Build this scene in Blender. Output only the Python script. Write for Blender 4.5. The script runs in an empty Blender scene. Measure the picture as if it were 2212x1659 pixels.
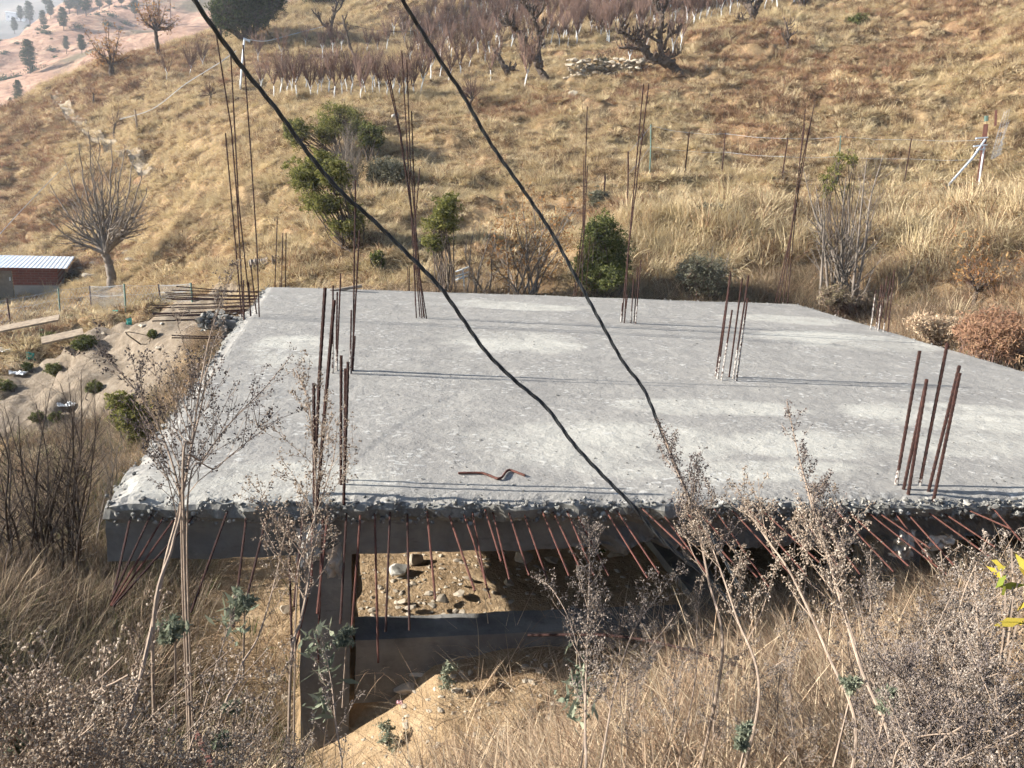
import bpy, math, random
import numpy as np
from mathutils import Vector, Matrix
R = math.radians
rng = np.random.default_rng(7)
random.seed(11)
scene = bpy.context.scene
COL = scene.collection

# ------------------------------------------------------------------ camera
F, CX, CY = 1662.0, 1106.0, 829.5            # the photo measured on a 2212 px wide copy
YAW, PITCH, ROLL, EYE = 0.20202, 0.25295, 0.06804, 1.8
_fw = np.array([math.sin(YAW)*math.cos(PITCH), math.cos(YAW)*math.cos(PITCH), -math.sin(PITCH)])
_r0 = np.array([math.cos(YAW), -math.sin(YAW), 0.0]); _u0 = np.cross(_r0, _fw)
_r = math.cos(ROLL)*_r0 + math.sin(ROLL)*_u0
_u = -math.sin(ROLL)*_r0 + math.cos(ROLL)*_u0
CAM = np.array([0.0, 0.0, EYE])
cam_data = bpy.data.cameras.new('camera')
cam = bpy.data.objects.new('camera', cam_data); COL.objects.link(cam)
M = Matrix.Identity(4)
for i in range(3):
    M[i][0], M[i][1], M[i][2], M[i][3] = _r[i], _u[i], -_fw[i], CAM[i]
cam.matrix_world = M
cam_data.sensor_width = 36.0; cam_data.lens = F/2212*36
cam_data.clip_start = 0.05; cam_data.clip_end = 20000
scene.camera = cam

def ray(px, py):
    return (px-CX)/F*_r - (py-CY)/F*_u + _fw
def at_y(px, py, y):
    d = ray(px, py); return CAM + d*(y/d[1])
def at_z(px, py, z):
    d = ray(px, py); return CAM + d*((z-EYE)/d[2])
def at_d(px, py, dist):
    d = ray(px, py); return CAM + d/np.linalg.norm(d)*dist

# ------------------------------------------------------------------ noise
def _hash(ix, iy, s):
    h = (ix.astype(np.int64)*374761393 + iy.astype(np.int64)*668265263 + s*1442695041) & 0x7fffffff
    h = ((h ^ (h >> 13))*1274126177) & 0x7fffffff
    return ((h ^ (h >> 16)) & 0xffff)/65535.0
def vnoise(x, y, s=0):
    x = np.asarray(x, float); y = np.asarray(y, float)
    ix, iy = np.floor(x), np.floor(y); fx, fy = x-ix, y-iy
    fx = fx*fx*(3-2*fx); fy = fy*fy*(3-2*fy)
    a = _hash(ix, iy, s); b = _hash(ix+1, iy, s); c = _hash(ix, iy+1, s); d = _hash(ix+1, iy+1, s)
    return (a*(1-fx)+b*fx)*(1-fy) + (c*(1-fx)+d*fx)*fy - 0.5
def fbm(x, y, s=0, o=4):
    t = 0; a = 1.0
    for k in range(o):
        t = t + a*vnoise(x*2**k + 17.3*k, y*2**k - 9.1*k, s+k); a *= 0.5
    return t
def sstep(a, b, x):
    t = np.clip((np.asarray(x, float)-a)/(b-a), 0, 1); return t*t*(3-2*t)

# ------------------------------------------------------------------ mesh building
class MB:
    def __init__(s): s.v = []; s.f = []; s.n = 0; s.c = []
    def add(s, verts, faces, mat=0, col=None):
        verts = np.asarray(verts, float); faces = np.asarray(faces, int)
        s.v.append(verts); s.f.append((faces + s.n, mat)); s.n += len(verts)
        s.c.append(np.broadcast_to(np.asarray(col if col is not None else 0.5, float), (len(verts),)))
    def tube(s, pts, rad, n=6, mat=0, cap=True, col=None):
        pts = np.asarray(pts, float); k = len(pts)
        rad = np.broadcast_to(np.asarray(rad, float), (k,))
        t = np.gradient(pts, axis=0); t /= np.linalg.norm(t, axis=1)[:, None] + 1e-12
        a = np.array([0, 0, 1.0]) if abs(t[0][2]) < 0.9 else np.array([1.0, 0, 0])
        ref = np.cross(t[0], a); ref /= np.linalg.norm(ref)
        ang = np.arange(n)*2*math.pi/n; ca, sa = np.cos(ang)[:, None], np.sin(ang)[:, None]
        V = []
        for i in range(k):
            ref = ref - t[i]*ref.dot(t[i]); ref /= np.linalg.norm(ref)+1e-12
            b = np.cross(t[i], ref)
            V.append(pts[i] + rad[i]*(ca*ref + sa*b))
        V = np.concatenate(V)
        i = np.arange(k-1)[:, None]*n; j = np.arange(n)[None, :]; j2 = (j+1) % n
        Fq = np.stack([i+j, i+j2, i+n+j2, i+n+j], -1).reshape(-1, 4)
        s.add(V, Fq, mat, col)
        if cap:
            base = s.n
            for (c, ring) in ((pts[0], V[:n][::-1]), (pts[-1], V[-n:])):
                vv = np.vstack([ring, c]); ff = [(q, (q+1) % n, n) for q in range(n)]
                s.add(vv, ff, mat, col)
    def box(s, x0, x1, y0, y1, z0, z1, mat=0, col=None):
        v = [(x, y, z) for z in (z0, z1) for y in (y0, y1) for x in (x0, x1)]
        s.add(v, [(0, 2, 3, 1), (4, 5, 7, 6), (0, 1, 5, 4), (2, 6, 7, 3), (0, 4, 6, 2), (1, 3, 7, 5)], mat, col)
    def obox(s, c, ax, ay, az, mat=0, col=None):
        c, ax, ay, az = map(np.asarray, (c, ax, ay, az))
        v = [c + sx*ax + sy*ay + sz*az for sz in (-1, 1) for sy in (-1, 1) for sx in (-1, 1)]
        s.add(v, [(0, 2, 3, 1), (4, 5, 7, 6), (0, 1, 5, 4), (2, 6, 7, 3), (0, 4, 6, 2), (1, 3, 7, 5)], mat, col)
    def build(s, name, mats, parent=None, smooth=False, link=True):
        me = bpy.data.meshes.new(name)
        V = np.concatenate(s.v) if s.v else np.zeros((0, 3))
        me.vertices.add(len(V)); me.vertices.foreach_set('co', V.ravel())
        tot = []; loops = []; mi = []
        for f, m in s.f:
            loops.append(f.ravel()); tot.append(np.full(len(f), f.shape[1])); mi.append(np.full(len(f), m))
        loops = np.concatenate(loops); tot = np.concatenate(tot); mi = np.concatenate(mi)
        me.loops.add(len(loops)); me.loops.foreach_set('vertex_index', loops.astype(np.int32))
        me.polygons.add(len(tot))
        me.polygons.foreach_set('loop_start', np.concatenate([[0], np.cumsum(tot)[:-1]]).astype(np.int32))
        me.polygons.foreach_set('loop_total', tot.astype(np.int32))
        me.polygons.foreach_set('material_index', mi.astype(np.int32))
        me.polygons.foreach_set('use_smooth', np.full(len(tot), smooth))
        at = me.attributes.new('tone', 'FLOAT', 'POINT')
        at.data.foreach_set('value', np.concatenate(s.c).astype(np.float32))
        me.update(calc_edges=True)
        for m in (mats if isinstance(mats, (list, tuple)) else [mats]): me.materials.append(m)
        o = bpy.data.objects.new(name, me)
        if link: COL.objects.link(o)
        if parent is not None: o.parent = parent
        return o
def tag(o, label=None, cat=None, group=None, kind=None):
    if label: o['label'] = label
    if cat: o['category'] = cat
    if group: o['group'] = group
    if kind: o['kind'] = kind
    return o
def thing(name, label, cat, loc=(0, 0, 0), rz=0, group=None):
    o = bpy.data.objects.new(name, None); COL.objects.link(o)
    o.location = Vector([float(q) for q in loc]); o.rotation_euler = (0, 0, rz)
    o.empty_display_size = 0.1
    return tag(o, label, cat, group)
def copy_thing(src, loc, rz, sc, label=None, group=None):
    c = src.copy(); COL.objects.link(c)
    c.location = Vector([float(q) for q in loc]); c.rotation_euler = (0, 0, rz); c.scale = (sc, sc, sc)
    if label: c['label'] = label
    if group: c['group'] = group
    for ch in src.children:
        d = ch.copy(); COL.objects.link(d); d.parent = c
        for g in ch.children:
            e = g.copy(); COL.objects.link(e); e.parent = d
    return c
def rnd_unit():
    v = rng.normal(size=3); return v/np.linalg.norm(v)
_ico = None
def ico(sub=1):
    import bmesh
    bm = bmesh.new(); bmesh.ops.create_icosphere(bm, subdivisions=sub, radius=1.0)
    v = np.array([q.co[:] for q in bm.verts]); f = np.array([[q.index for q in p.verts] for p in bm.faces]); bm.free()
    return v, f
ICO1, ICO2, ICO3 = ico(1), ico(2), ico(3)
def rock(mb, c, size, flat=0.4, sub=ICO2, mat=0, jag=0.25, rz=None, tilt=None, col=None):
    v, f = sub; v = v.copy()
    for _ in range(11):                      # cut planes give the broken facets
        n = rnd_unit(); d = 0.40 + 0.40*rng.random(); h = v@n - d
        v = v - np.clip(h, 0, None)[:, None]*n
    v += v*(vnoise(v[:, 0]*3+c[0]*7, v[:, 1]*3+v[:, 2]*2+c[1]*5, 3)[:, None]*jag)
    sx = size*(0.8+0.4*rng.random()); sy = size*(0.6+0.4*rng.random())
    v = v*np.array([sx, sy, size*flat])
    a = rng.random()*6.28 if rz is None else rz
    ca, sa = math.cos(a), math.sin(a)
    v = v@np.array([[ca, sa, 0], [-sa, ca, 0], [0, 0, 1]])
    tx, ty = tilt if tilt is not None else rng.normal(0, 0.12, 2)
    v[:, 2] += v[:, 0]*tx + v[:, 1]*ty
    mb.add(v+np.asarray(c), f, mat, col if col is not None else rng.random())

# ------------------------------------------------------------------ materials
def new_mat(name):
    m = bpy.data.materials.new(name); m.use_nodes = True; nt = m.node_tree; nt.nodes.clear()
    return m, nt
class N:
    """small helper around a node tree"""
    def __init__(s, name):
        s.m, s.t = new_mat(name)
        s.out = s.t.nodes.new('ShaderNodeOutputMaterial')
    def n(s, typ, **kw):
        x = s.t.nodes.new(typ)
        for k, v in kw.items():
            if k.startswith('i_'):
                key = k[2:]; x.inputs[int(key) if key.isdigit() else key.replace('_', ' ')].default_value = v
            else: setattr(x, k, v)
        return x
    def l(s, a, b): s.t.links.new(a, b)
    def pos(s): return s.n('ShaderNodeNewGeometry').outputs['Position']
    def obj(s): return s.n('ShaderNodeTexCoord').outputs['Object']
    def scale(s, vec, sc):
        x = s.n('ShaderNodeVectorMath', operation='MULTIPLY'); s.l(vec, x.inputs[0]); x.inputs[1].default_value = sc; return x.outputs[0]
    def noise(s, vec, scale, detail=4, rough=0.55, dist=0):
        x = s.n('ShaderNodeTexNoise'); s.l(vec, x.inputs['Vector'])
        x.inputs['Scale'].default_value = scale; x.inputs['Detail'].default_value = detail
        x.inputs['Roughness'].default_value = rough; x.inputs['Distortion'].default_value = dist
        return x.outputs[0]
    def voro(s, vec, scale, out='Distance', feature='F1', rand=1.0):
        x = s.n('ShaderNodeTexVoronoi', feature=feature); s.l(vec, x.inputs['Vector'])
        x.inputs['Scale'].default_value = scale; x.inputs['Randomness'].default_value = rand
        return x.outputs[out]
    def ramp(s, fac, stops, interp='LINEAR'):
        x = s.n('ShaderNodeValToRGB'); cr = x.color_ramp; cr.interpolation = interp
        while len(cr.elements) < len(stops): cr.elements.new(0.5)
        for e, (p, c) in zip(cr.elements, stops):
            e.position = p; e.color = (*c, 1) if len(c) == 3 else c
        s.l(fac, x.inputs[0]); return x.outputs[0]
    def step(s, fac, a, b):
        x = s.n('ShaderNodeMapRange', interpolation_type='SMOOTHSTEP'); s.l(fac, x.inputs[0])
        x.inputs[1].default_value = a; x.inputs[2].default_value = b; return x.outputs[0]
    def math(s, op, a, b=None, c=None):
        x = s.n('ShaderNodeMath', operation=op)
        for i, q in enumerate((a, b, c)):
            if q is None: continue
            if isinstance(q, (int, float)): x.inputs[i].default_value = q
            else: s.l(q, x.inputs[i])
        return x.outputs[0]
    def mix(s, fac, a, b, mode='MIX'):
        x = s.n('ShaderNodeMix', data_type='RGBA', blend_type=mode)
        for i, q in ((0, fac), (6, a), (7, b)):
            if isinstance(q, (int, float)): x.inputs[i].default_value = q
            elif isinstance(q, tuple): x.inputs[i].default_value = (*q, 1)
            else: s.l(q, x.inputs[i])
        return x.outputs[2]
    def attr(s, name='tone'):
        return s.n('ShaderNodeAttribute', attribute_name=name).outputs['Fac']
    def rand(s): return s.n('ShaderNodeObjectInfo').outputs['Random']
    def bump(s, h, strength=0.5, dist=0.02, prev=None):
        x = s.n('ShaderNodeBump'); x.inputs['Strength'].default_value = strength; x.inputs['Distance'].default_value = dist
        s.l(h, x.inputs['Height'])
        if prev is not None: s.l(prev, x.inputs['Normal'])
        return x.outputs[0]
    def bsdf(s, col, rough=0.9, metal=0, normal=None, spec=0.3):
        b = s.n('ShaderNodeBsdfPrincipled')
        if isinstance(col, tuple): b.inputs['Base Color'].default_value = (*col, 1)
        else: s.l(col, b.inputs['Base Color'])
        if isinstance(rough, (int, float)): b.inputs['Roughness'].default_value = rough
        else: s.l(rough, b.inputs['Roughness'])
        b.inputs['Metallic'].default_value = metal; b.inputs['Specular IOR Level'].default_value = spec
        if normal is not None: s.l(normal, b.inputs['Normal'])
        s.l(b.outputs[0], s.out.inputs[0]); return s.m
    def leaf(s, col, trans=0.35):
        d = s.n('ShaderNodeBsdfDiffuse'); t = s.n('ShaderNodeBsdfTranslucent'); x = s.n('ShaderNodeMixShader')
        for q in (d, t):
            if isinstance(col, tuple): q.inputs[0].default_value = (*col, 1)
            else: s.l(col, q.inputs[0])
        x.inputs[0].default_value = trans; s.l(d.outputs[0], x.inputs[1]); s.l(t.outputs[0], x.inputs[2])
        s.l(x.outputs[0], s.out.inputs[0]); return s.m

def mat_slab():
    k = N('cast_concrete'); p = k.pos()
    big = k.noise(k.scale(p, (0.55, 0.9, 1)), 0.9, 3, 0.5, 0.6)
    mid = k.noise(p, 3.2, 6, 0.65)
    fine = k.noise(p, 45, 4, 0.7)
    pale = k.attr('pale')
    patch = k.step(k.math('ADD', k.math('ADD', k.math('MULTIPLY', big, 0.45), k.math('MULTIPLY', mid, 0.35)), k.math('MULTIPLY', pale, 0.27)), 0.50, 0.78)
    col = k.mix(patch, (0.22, 0.207, 0.187), (0.50, 0.48, 0.41))
    st = k.noise(k.scale(p, (.8, 1.6, 1)), .55, 5, .6, .8)
    col = k.mix(k.math('MULTIPLY', k.step(st, .48, .62), .55), col, (0.155, 0.145, 0.132))
    col = k.mix(k.step(mid, 0.35, 0.7), col, k.mix(0.5, col, (0.34, 0.32, 0.28)))
    # flaked skin: small pale chips
    fl = k.voro(k.scale(p, (1, 1.4, 1)), 26, 'Color')
    ch = k.math('MULTIPLY', k.step(k.n('ShaderNodeSeparateColor').outputs[0] if False else fl, 0.72, 0.82), k.step(k.noise(p, 1.7, 3, 0.6), 0.46, 0.6))
    col = k.mix(k.math('MULTIPLY', ch, 0.6), col, (0.56, 0.545, 0.50))
    dk = k.step(k.noise(p, 9, 5, 0.75), 0.62, 0.74)
    col = k.mix(k.math('MULTIPLY', dk, 0.5), col, (0.12, 0.115, 0.11))
    col = k.mix(0.25, col, k.ramp(fine, [(0.3, (0.14, 0.135, 0.125)), (0.7, (0.46, 0.445, 0.41))]))
    nb = k.bump(fine, 0.5, 0.006); nb = k.bump(k.noise(p, 14, 5, 0.7), 0.55, 0.02, nb); nb = k.bump(ch, 0.5, 0.008, nb)
    return k.bsdf(col, 0.95, 0, nb, 0.15)
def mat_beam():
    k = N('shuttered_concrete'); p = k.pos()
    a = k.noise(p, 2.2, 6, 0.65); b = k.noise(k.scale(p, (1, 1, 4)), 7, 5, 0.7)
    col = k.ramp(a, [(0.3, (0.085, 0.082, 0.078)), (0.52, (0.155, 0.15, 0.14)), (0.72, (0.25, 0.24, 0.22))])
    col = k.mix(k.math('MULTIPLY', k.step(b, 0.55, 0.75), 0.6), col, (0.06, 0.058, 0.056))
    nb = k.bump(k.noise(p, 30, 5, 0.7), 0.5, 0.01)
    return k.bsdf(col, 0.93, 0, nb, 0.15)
def mat_gravel():
    k = N('broken_aggregate'); t = k.attr(); p = k.pos()
    col = k.ramp(t, [(0, (0.06, 0.058, 0.055)), (0.5, (0.15, 0.145, 0.13)), (0.85, (0.25, 0.24, 0.215)), (1, (0.42, 0.40, 0.36))])
    col = k.mix(0.3, col, k.ramp(k.noise(p, 60, 3), [(0.3, (0.06, 0.06, 0.055)), (0.7, (0.28, 0.27, 0.245))]))
    return k.bsdf(col, 0.92, 0, k.bump(k.noise(p, 90, 3), 0.4, 0.004), 0.2)
def mat_rust(name='rusted_steel', lo=(0.016, 0.009, 0.008), hi=(0.060, 0.026, 0.020)):
    k = N(name); p = k.pos()
    col = k.ramp(k.noise(p, 22, 4, 0.7), [(0.3, lo), (0.7, hi)])
    return k.bsdf(col, 0.85, 0.15, k.bump(k.noise(p, 160, 2), 0.5, 0.002), 0.25)
def mat_cement_splash():
    k = N('cement_splash'); p = k.pos()
    col = k.mix(k.step(k.noise(p, 30, 4, 0.7), 0.42, 0.55), (0.06, 0.032, 0.026), (0.36, 0.34, 0.31))
    return k.bsdf(col, 0.9)
def flat_mat(name, a, b, scale=8, rough=0.85, bump=0.3, metal=0, spec=0.25):
    k = N(name); p = k.pos()
    col = k.ramp(k.noise(p, scale, 5, 0.65), [(0.3, a), (0.7, b)])
    return k.bsdf(col, rough, metal, k.bump(k.noise(p, scale*6, 4), bump, 0.01), spec)
def mat_ground():
    k = N('hill_soil'); p = k.pos()
    a = k.noise(p, 0.35, 5, 0.6); b = k.noise(p, 2.5, 6, 0.7); c = k.noise(p, 14, 5, 0.7)
    col = k.ramp(b, [(0.28, (0.10, 0.062, 0.032)), (0.5, (0.22, 0.145, 0.075)), (0.72, (0.36, 0.26, 0.14))])
    col = k.mix(k.math('MULTIPLY', k.step(a, 0.5, 0.68), 0.5), col, (0.25, 0.11, 0.06))
    col = k.mix(0.35, col, k.ramp(c, [(0.3, (0.08, 0.052, 0.03)), (0.7, (0.40, 0.30, 0.17))]))
    bare = k.attr('bare')                     # bare trodden earth and sand
    soil = k.ramp(k.noise(p, 6, 6, 0.7), [(0.3, (0.17, 0.115, 0.065)), (0.55, (0.31, 0.22, 0.13)), (0.75, (0.43, 0.33, 0.21))])
    col = k.mix(bare, col, soil)
    sand = k.attr('sand')
    col = k.mix(sand, col, k.ramp(k.noise(p, 5, 6, 0.7), [(0.3, (0.11, 0.085, 0.06)), (0.55, (0.20, 0.16, 0.118)), (0.75, (0.29, 0.245, 0.185))]))
    nb = k.bump(c, 0.7, 0.06); nb = k.bump(k.noise(p, 50, 4, 0.7), 0.5, 0.015, nb)
    return k.bsdf(col, 0.97, 0, nb, 0.1)

M_SLAB, M_BEAM, M_GRAVEL, M_RUST, M_CEM = mat_slab(), mat_beam(), mat_gravel(), mat_rust(), mat_cement_splash()
M_RUST2 = mat_rust('fresh_rust', (0.045, 0.020, 0.015), (0.13, 0.052, 0.038))
M_CABLE = flat_mat('black_rubber', (0.012, 0.014, 0.016), (0.035, 0.038, 0.04), 20, 0.55, 0.3, 0, 0.4)
M_GROUND = mat_ground()
# ------------------------------------------------------------------ terrain
BX0, BX1, BY0, BY1 = -1.40, 8.05, 4.2, 12.9         # slab footprint
_cp = []
def P(px, py, y):
    q = at_y(px, py, y); _cp.append((q[0], q[1], q[2]))
def X(x, y, z): _cp.append((x, y, z))
# around the camera and the bank in front of the building
X(0, -6, .9); X(8, -6, 1.6); X(-8, -6, .2); X(0, 0, .22); X(2.5, .5, .42); X(-2.5, .3, -.05); X(5, 1.2, .6); X(9, 1.5, .9); X(14, 3, 1.3)
P(1100, 1659, 3.0); P(1100, 1540, 3.8); P(1200, 1470, 4.1); P(900, 1480, 4.15); X(.3, 3.5, -1.38); X(.3, 2.9, -1.05); X(.8, 3.4, -1.2); P(950, 1445, 4.2); P(1150, 1440, 4.2); P(820, 1450, 4.22); X(-.22, 4.2, -2.15); X(-.22, 3.7, -2.0); X(-.22, 3.1, -1.55); P(1300, 1659, 2.8); P(1800, 1450, 3.15); P(1800, 1659, 2.2); P(2150, 1400, 3.0); P(2100, 1250, 3.9)
P(300, 1659, 2.6); P(500, 1600, 3.4); P(1450, 1480, 3.7); X(8.6, 4.5, -.15); X(12, 5, .5)
X(-.6, 4.4, -1.95); X(-.5, 6, -1.75); X(-.6, 9, -1.5); X(-1.2, 3.4, -1.5); X(-2.0, 4.6, -2.1); X(.3, 4.0, -1.27); X(1.5, 4.0, -1.1); X(3, 4.0, -.95); X(5.5, 4.0, -.62)
X(1, 5, -1.08); X(4, 5, -1.08); X(7.5, 5, -.9); X(1, 9, -1.08); X(4, 9, -1.08); X(7.5, 9, -.8); X(1, 12.5, -.95); X(4, 12.5, -.9); X(7.5, 12.5, -.7)
# right of the slab
X(8.8, 7, -.2); X(9, 10, -.3); X(9, 13, -.25); X(11, 8, .35); X(12, 11, .8); X(16, 8, 2.2); X(16, 12, 3.0); X(20, 6, 3.2); X(24, 16, 7)
# lower left slope
P(100, 1450, 4.6); P(100, 1300, 6.2); P(-200, 1400, 5); P(0, 1100, 8); P(100, 1000, 11); P(200, 900, 13); P(300, 1000, 9); P(300, 900, 11.5); P(100, 800, 17); P(-200, 900, 14)
P(400, 720, 14); P(480, 760, 12.5); P(300, 730, 16); P(150, 700, 19.5); P(60, 750, 18); P(0, 690, 23.5); P(125, 680, 24.5); P(275, 668, 23.5); P(340, 660, 22); P(70, 655, 29); P(-150, 690, 30)
P(235, 618, 27); P(330, 570, 28.5); P(450, 620, 21); P(545, 575, 20.5); P(520, 640, 16.5); X(-2.2, 11.5, -1.2); X(-2.5, 9.5, -1.5)
X(-.1,2.2,-.55); X(-.1,1.5,-.1); X(-.9, 3.0, -1.35)
# the hill on the left
P(50, 545, 35); P(300, 490, 33); P(100, 400, 42); P(300, 300, 42); P(50, 300, 49); P(0, 280, 52); P(60, 258, 53); P(100, 225, 56); P(150, 160, 61); P(300, 185, 53); P(240, 165, 58); P(300, 150, 58)
P(345, 115, 66); P(450, 78, 72); P(450, 200, 46); P(450, 330, 34); P(450, 480, 26); P(400, 175, 52)
P(-300, 500, 40); P(-300, 360, 50)
for _q in ((-60, 285, 52), (20, 272, 55), (110, 225, 58), (155, 170, 63), (230, 165, 66), (300, 130, 68), (380, 105, 72), (450, 85, 76), (520, 88, 70)):
    P(_q[0], _q[1]+50, _q[2]*1.2); P(_q[0], _q[1]+200, _q[2]*1.45)
# beyond the ridge
X(-40, 90, -14); X(-26, 100, -6); X(-55, 60, -12); X(-70, 90, -30); X(-60, 40, -8); X(-60, 20, -7); X(-30, 10, -5.5); X(-15, 5, -4.5); X(-30, -6, -6); X(-60, 140, -35); X(-25, 140, -10)
# middle of the hill
P(600, 500, 20); P(620, 350, 28); P(650, 260, 33); P(700, 207, 39); P(640, 200, 41); P(700, 182, 45); P(650, 135, 52); P(600, 75, 60); P(530, 95, 60); P(700, 35, 72); P(700, 0, 80); P(600, 20, 76)
P(850, 215, 38); P(860, 180, 43); P(950, 120, 49); P(1000, 205, 36.5); P(1000, 90, 52); P(1000, 0, 66)
P(1200, 172, 35.5); P(1200, 85, 46); P(1200, 0, 60); P(1000, 350, 26); P(1000, 490, 18.8); P(1000, 590, 15.2); P(880, 625, 14.4); P(740, 580, 16.5); P(800, 410, 23.5); P(850, 330, 27); P(720, 300, 29)
P(1300, 300, 26); P(1300, 450, 18.8); P(1300, 605, 14.8); P(1450, 150, 34.5); P(1400, 95, 42); P(1500, 45, 47); P(1450, 0, 56)
# right part of the hill
P(1600, 380, 21.5); P(1600, 455, 17); P(1600, 610, 14.3); P(1600, 200, 30); P(1600, 60, 38); P(1720, 38, 40); P(1700, 0, 47); P(1850, 30, 39.5)
P(1900, 385, 20); P(2120, 402, 18.8); P(2212, 385, 18.8); P(1900, 200, 27); P(2000, 110, 31.5); P(2000, 0, 39); P(2200, 90, 28.5); P(2200, 0, 34); P(2212, 250, 22); P(1900, 500, 15.5); P(1900, 610, 13.6); P(2100, 640, 12); P(2212, 700, 10.3)
X(40, 30, 15); X(60, 60, 32); X(30, 70, 27); X(0, 120, 34); X(40, 120, 50); X(80, 100, 55); X(80, 20, 25); X(45, 5, 9); X(25, -6, 4); X(60, 150, 62); X(0, 150, 42); X(14, 60, 19)
_cp = np.array(_cp)
def _tps(a, b):
    d = np.sqrt(((a[:, None, :]-b[None, :, :])**2).sum(-1)); return np.where(d > 0, d*d*np.log(d+1e-9), 0)
_s = 20.0
_A = _cp[:, :2]/_s; _n = len(_A)
_K = _tps(_A, _A) + np.eye(_n)*0.0008
_Pm = np.hstack([np.ones((_n, 1)), _A])
_w = np.linalg.solve(np.block([[_K, _Pm], [_Pm.T, np.zeros((3, 3))]]), np.concatenate([_cp[:, 2], np.zeros(3)]))
def _tps_eval(x, y):
    q = np.stack([x.ravel(), y.ravel()], 1)/_s; out = np.empty(len(q))
    for i in range(0, len(q), 20000):
        b = q[i:i+20000]; out[i:i+20000] = _tps(b, _A)@_w[:_n] + _w[_n] + b@_w[_n+1:]
    return out.reshape(x.shape)
_GX0, _GY0, _GS = -100.0, -12.0, 0.5
_gx = _GX0 + np.arange(401)*_GS; _gy = _GY0 + np.arange(341)*_GS
_G = _tps_eval(*np.meshgrid(_gx, _gy))
def base_z(x, y):
    u = np.clip((np.asarray(x, float)-_GX0)/_GS, 0, 399.999); v = np.clip((np.asarray(y, float)-_GY0)/_GS, 0, 339.999)
    i, j = u.astype(int), v.astype(int); a, b = u-i, v-j
    return (_G[j, i]*(1-a)+_G[j, i+1]*a)*(1-b) + (_G[j+1, i]*(1-a)+_G[j+1, i+1]*a)*b
def pit(x, y):           # 1 under the building
    return sstep(-.42, -.2, x)*(1-sstep(7.6, 8.3, x))*sstep(4.3, 4.5, y)*(1-sstep(12.6, 13.6, y))
def hill(x, y):          # 1 on the open hillside
    return np.maximum(sstep(13.2, 17, y), np.maximum(sstep(8.5, 12, x), 1-sstep(-5.5, -2.5, x))*sstep(5, 9, y))
def sand_zone(x, y):
    d = ((x+4.6)/2.6)**2 + ((y-15.6)/3.6)**2; e = ((x+11.3)/3.6)**2 + ((y-20.5)/2.2)**2
    n = fbm(x*.9, y*.9, 55, 3)*.8
    return np.maximum(1-sstep(.6, 1.25, d+n), .75*(1-sstep(.6, 1.3, e+n)))
def bare_zone(x, y):
    front = (1-sstep(.35, .9, np.abs(y-3.9)+fbm(x, y, 5, 3)*.5))*sstep(-.3, .1, x)*(1-sstep(1.2, 2.2, x+fbm(x*2, y*2, 9, 2)*.6))
    left = (1-sstep(.5, 1.0, np.hypot((x+.75)*1.0, (y-6.5)/2.2)+fbm(x, y, 6, 3)*.4))
    foot = 1-sstep(.25, .6, np.abs(x+.1)+fbm(x*2, y*2, 11, 2)*.3); foot = foot*sstep(1.4, 2.4, y)*(1-sstep(4.3, 4.8, y))
    return np.maximum(np.maximum(pit(x, y), front*.8), np.maximum(left*.8, foot*.85))
def ground_z(x, y):
    x = np.asarray(x, float); y = np.asarray(y, float)
    z = base_z(x, y); p = pit(x, y); h = hill(x, y)
    z = z*(1-p) + p*(-1.08 + .05*fbm(x*1.3, y*1.3, 21, 3) + .05*sstep(6, 10, y))
    w = x*.8 + y*.25 + 2.2*fbm(x*.12, y*.12, 31, 2)
    terr = fbm(x*.22 + 3.1*y*0, y*1.05 + fbm(x*.3, y*.3, 8, 2)*2.5, 33, 3)
    clump = fbm(x*.75, y*.75, 35, 4); hump = np.abs(fbm(x*1.5, y*1.5, 37, 2))
    far = sstep(30, 60, y)
    z = z + h*(.34*clump + .34*terr*(1+.4*far) + .26*(.35-hump) + .10*fbm(x*2.6, y*2.6, 47, 2) + far*.35*fbm(x*.3, y*.3, 39, 3))
    z = z + (1-h)*(1-p)*(.10*fbm(x*1.2, y*1.2, 41, 4))
    # narrow ledges trodden along the contours
    hh = .62 + .25*fbm(x*.05, y*.05, 49, 2); q = (z + .5*fbm(x*.25, y*.25, 51, 3))/hh; f = q-np.floor(q)
    z = z + h*(1-sstep(45, 70, y))*.62*hh*(sstep(.25, .75, f)-f)*np.clip(.8+1.2*fbm(x*.1, y*.1, 53, 2), .2, 1)
    s = sand_zone(x, y)
    z = z + s*(.22*np.clip(fbm(x*.8, y*.8, 61, 4), -.1, 1) + .07*fbm(x*3.5, y*3.5, 63, 3))
    # keep well below the slab
    ins = sstep(BX0-.5, BX0-.1, x)*(1-sstep(BX1+.1, BX1+.5, x))*sstep(BY0-.1, BY0+.3, y)*(1-sstep(BY1+.1, BY1+.6, y))
    return np.where(ins > 0, np.minimum(z, -.45*ins + z*(1-ins)), z)
def gz(x, y): return float(ground_z(np.array([x]), np.array([y]))[0])
_tt = np.concatenate([np.linspace(.6, 20, 1500), np.linspace(20.01, 170, 4000)])
def hit(px, py):
    """where the line of sight through that pixel of the photo meets the ground"""
    q = CAM[None, :] + ray(px, py)[None, :]*_tt[:, None]
    under = q[:, 2] < ground_z(q[:, 0], q[:, 1])
    i = int(np.argmax(under)) if under.any() else len(_tt)-1
    return np.array([q[i][0], q[i][1], gz(q[i][0], q[i][1])])

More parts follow.
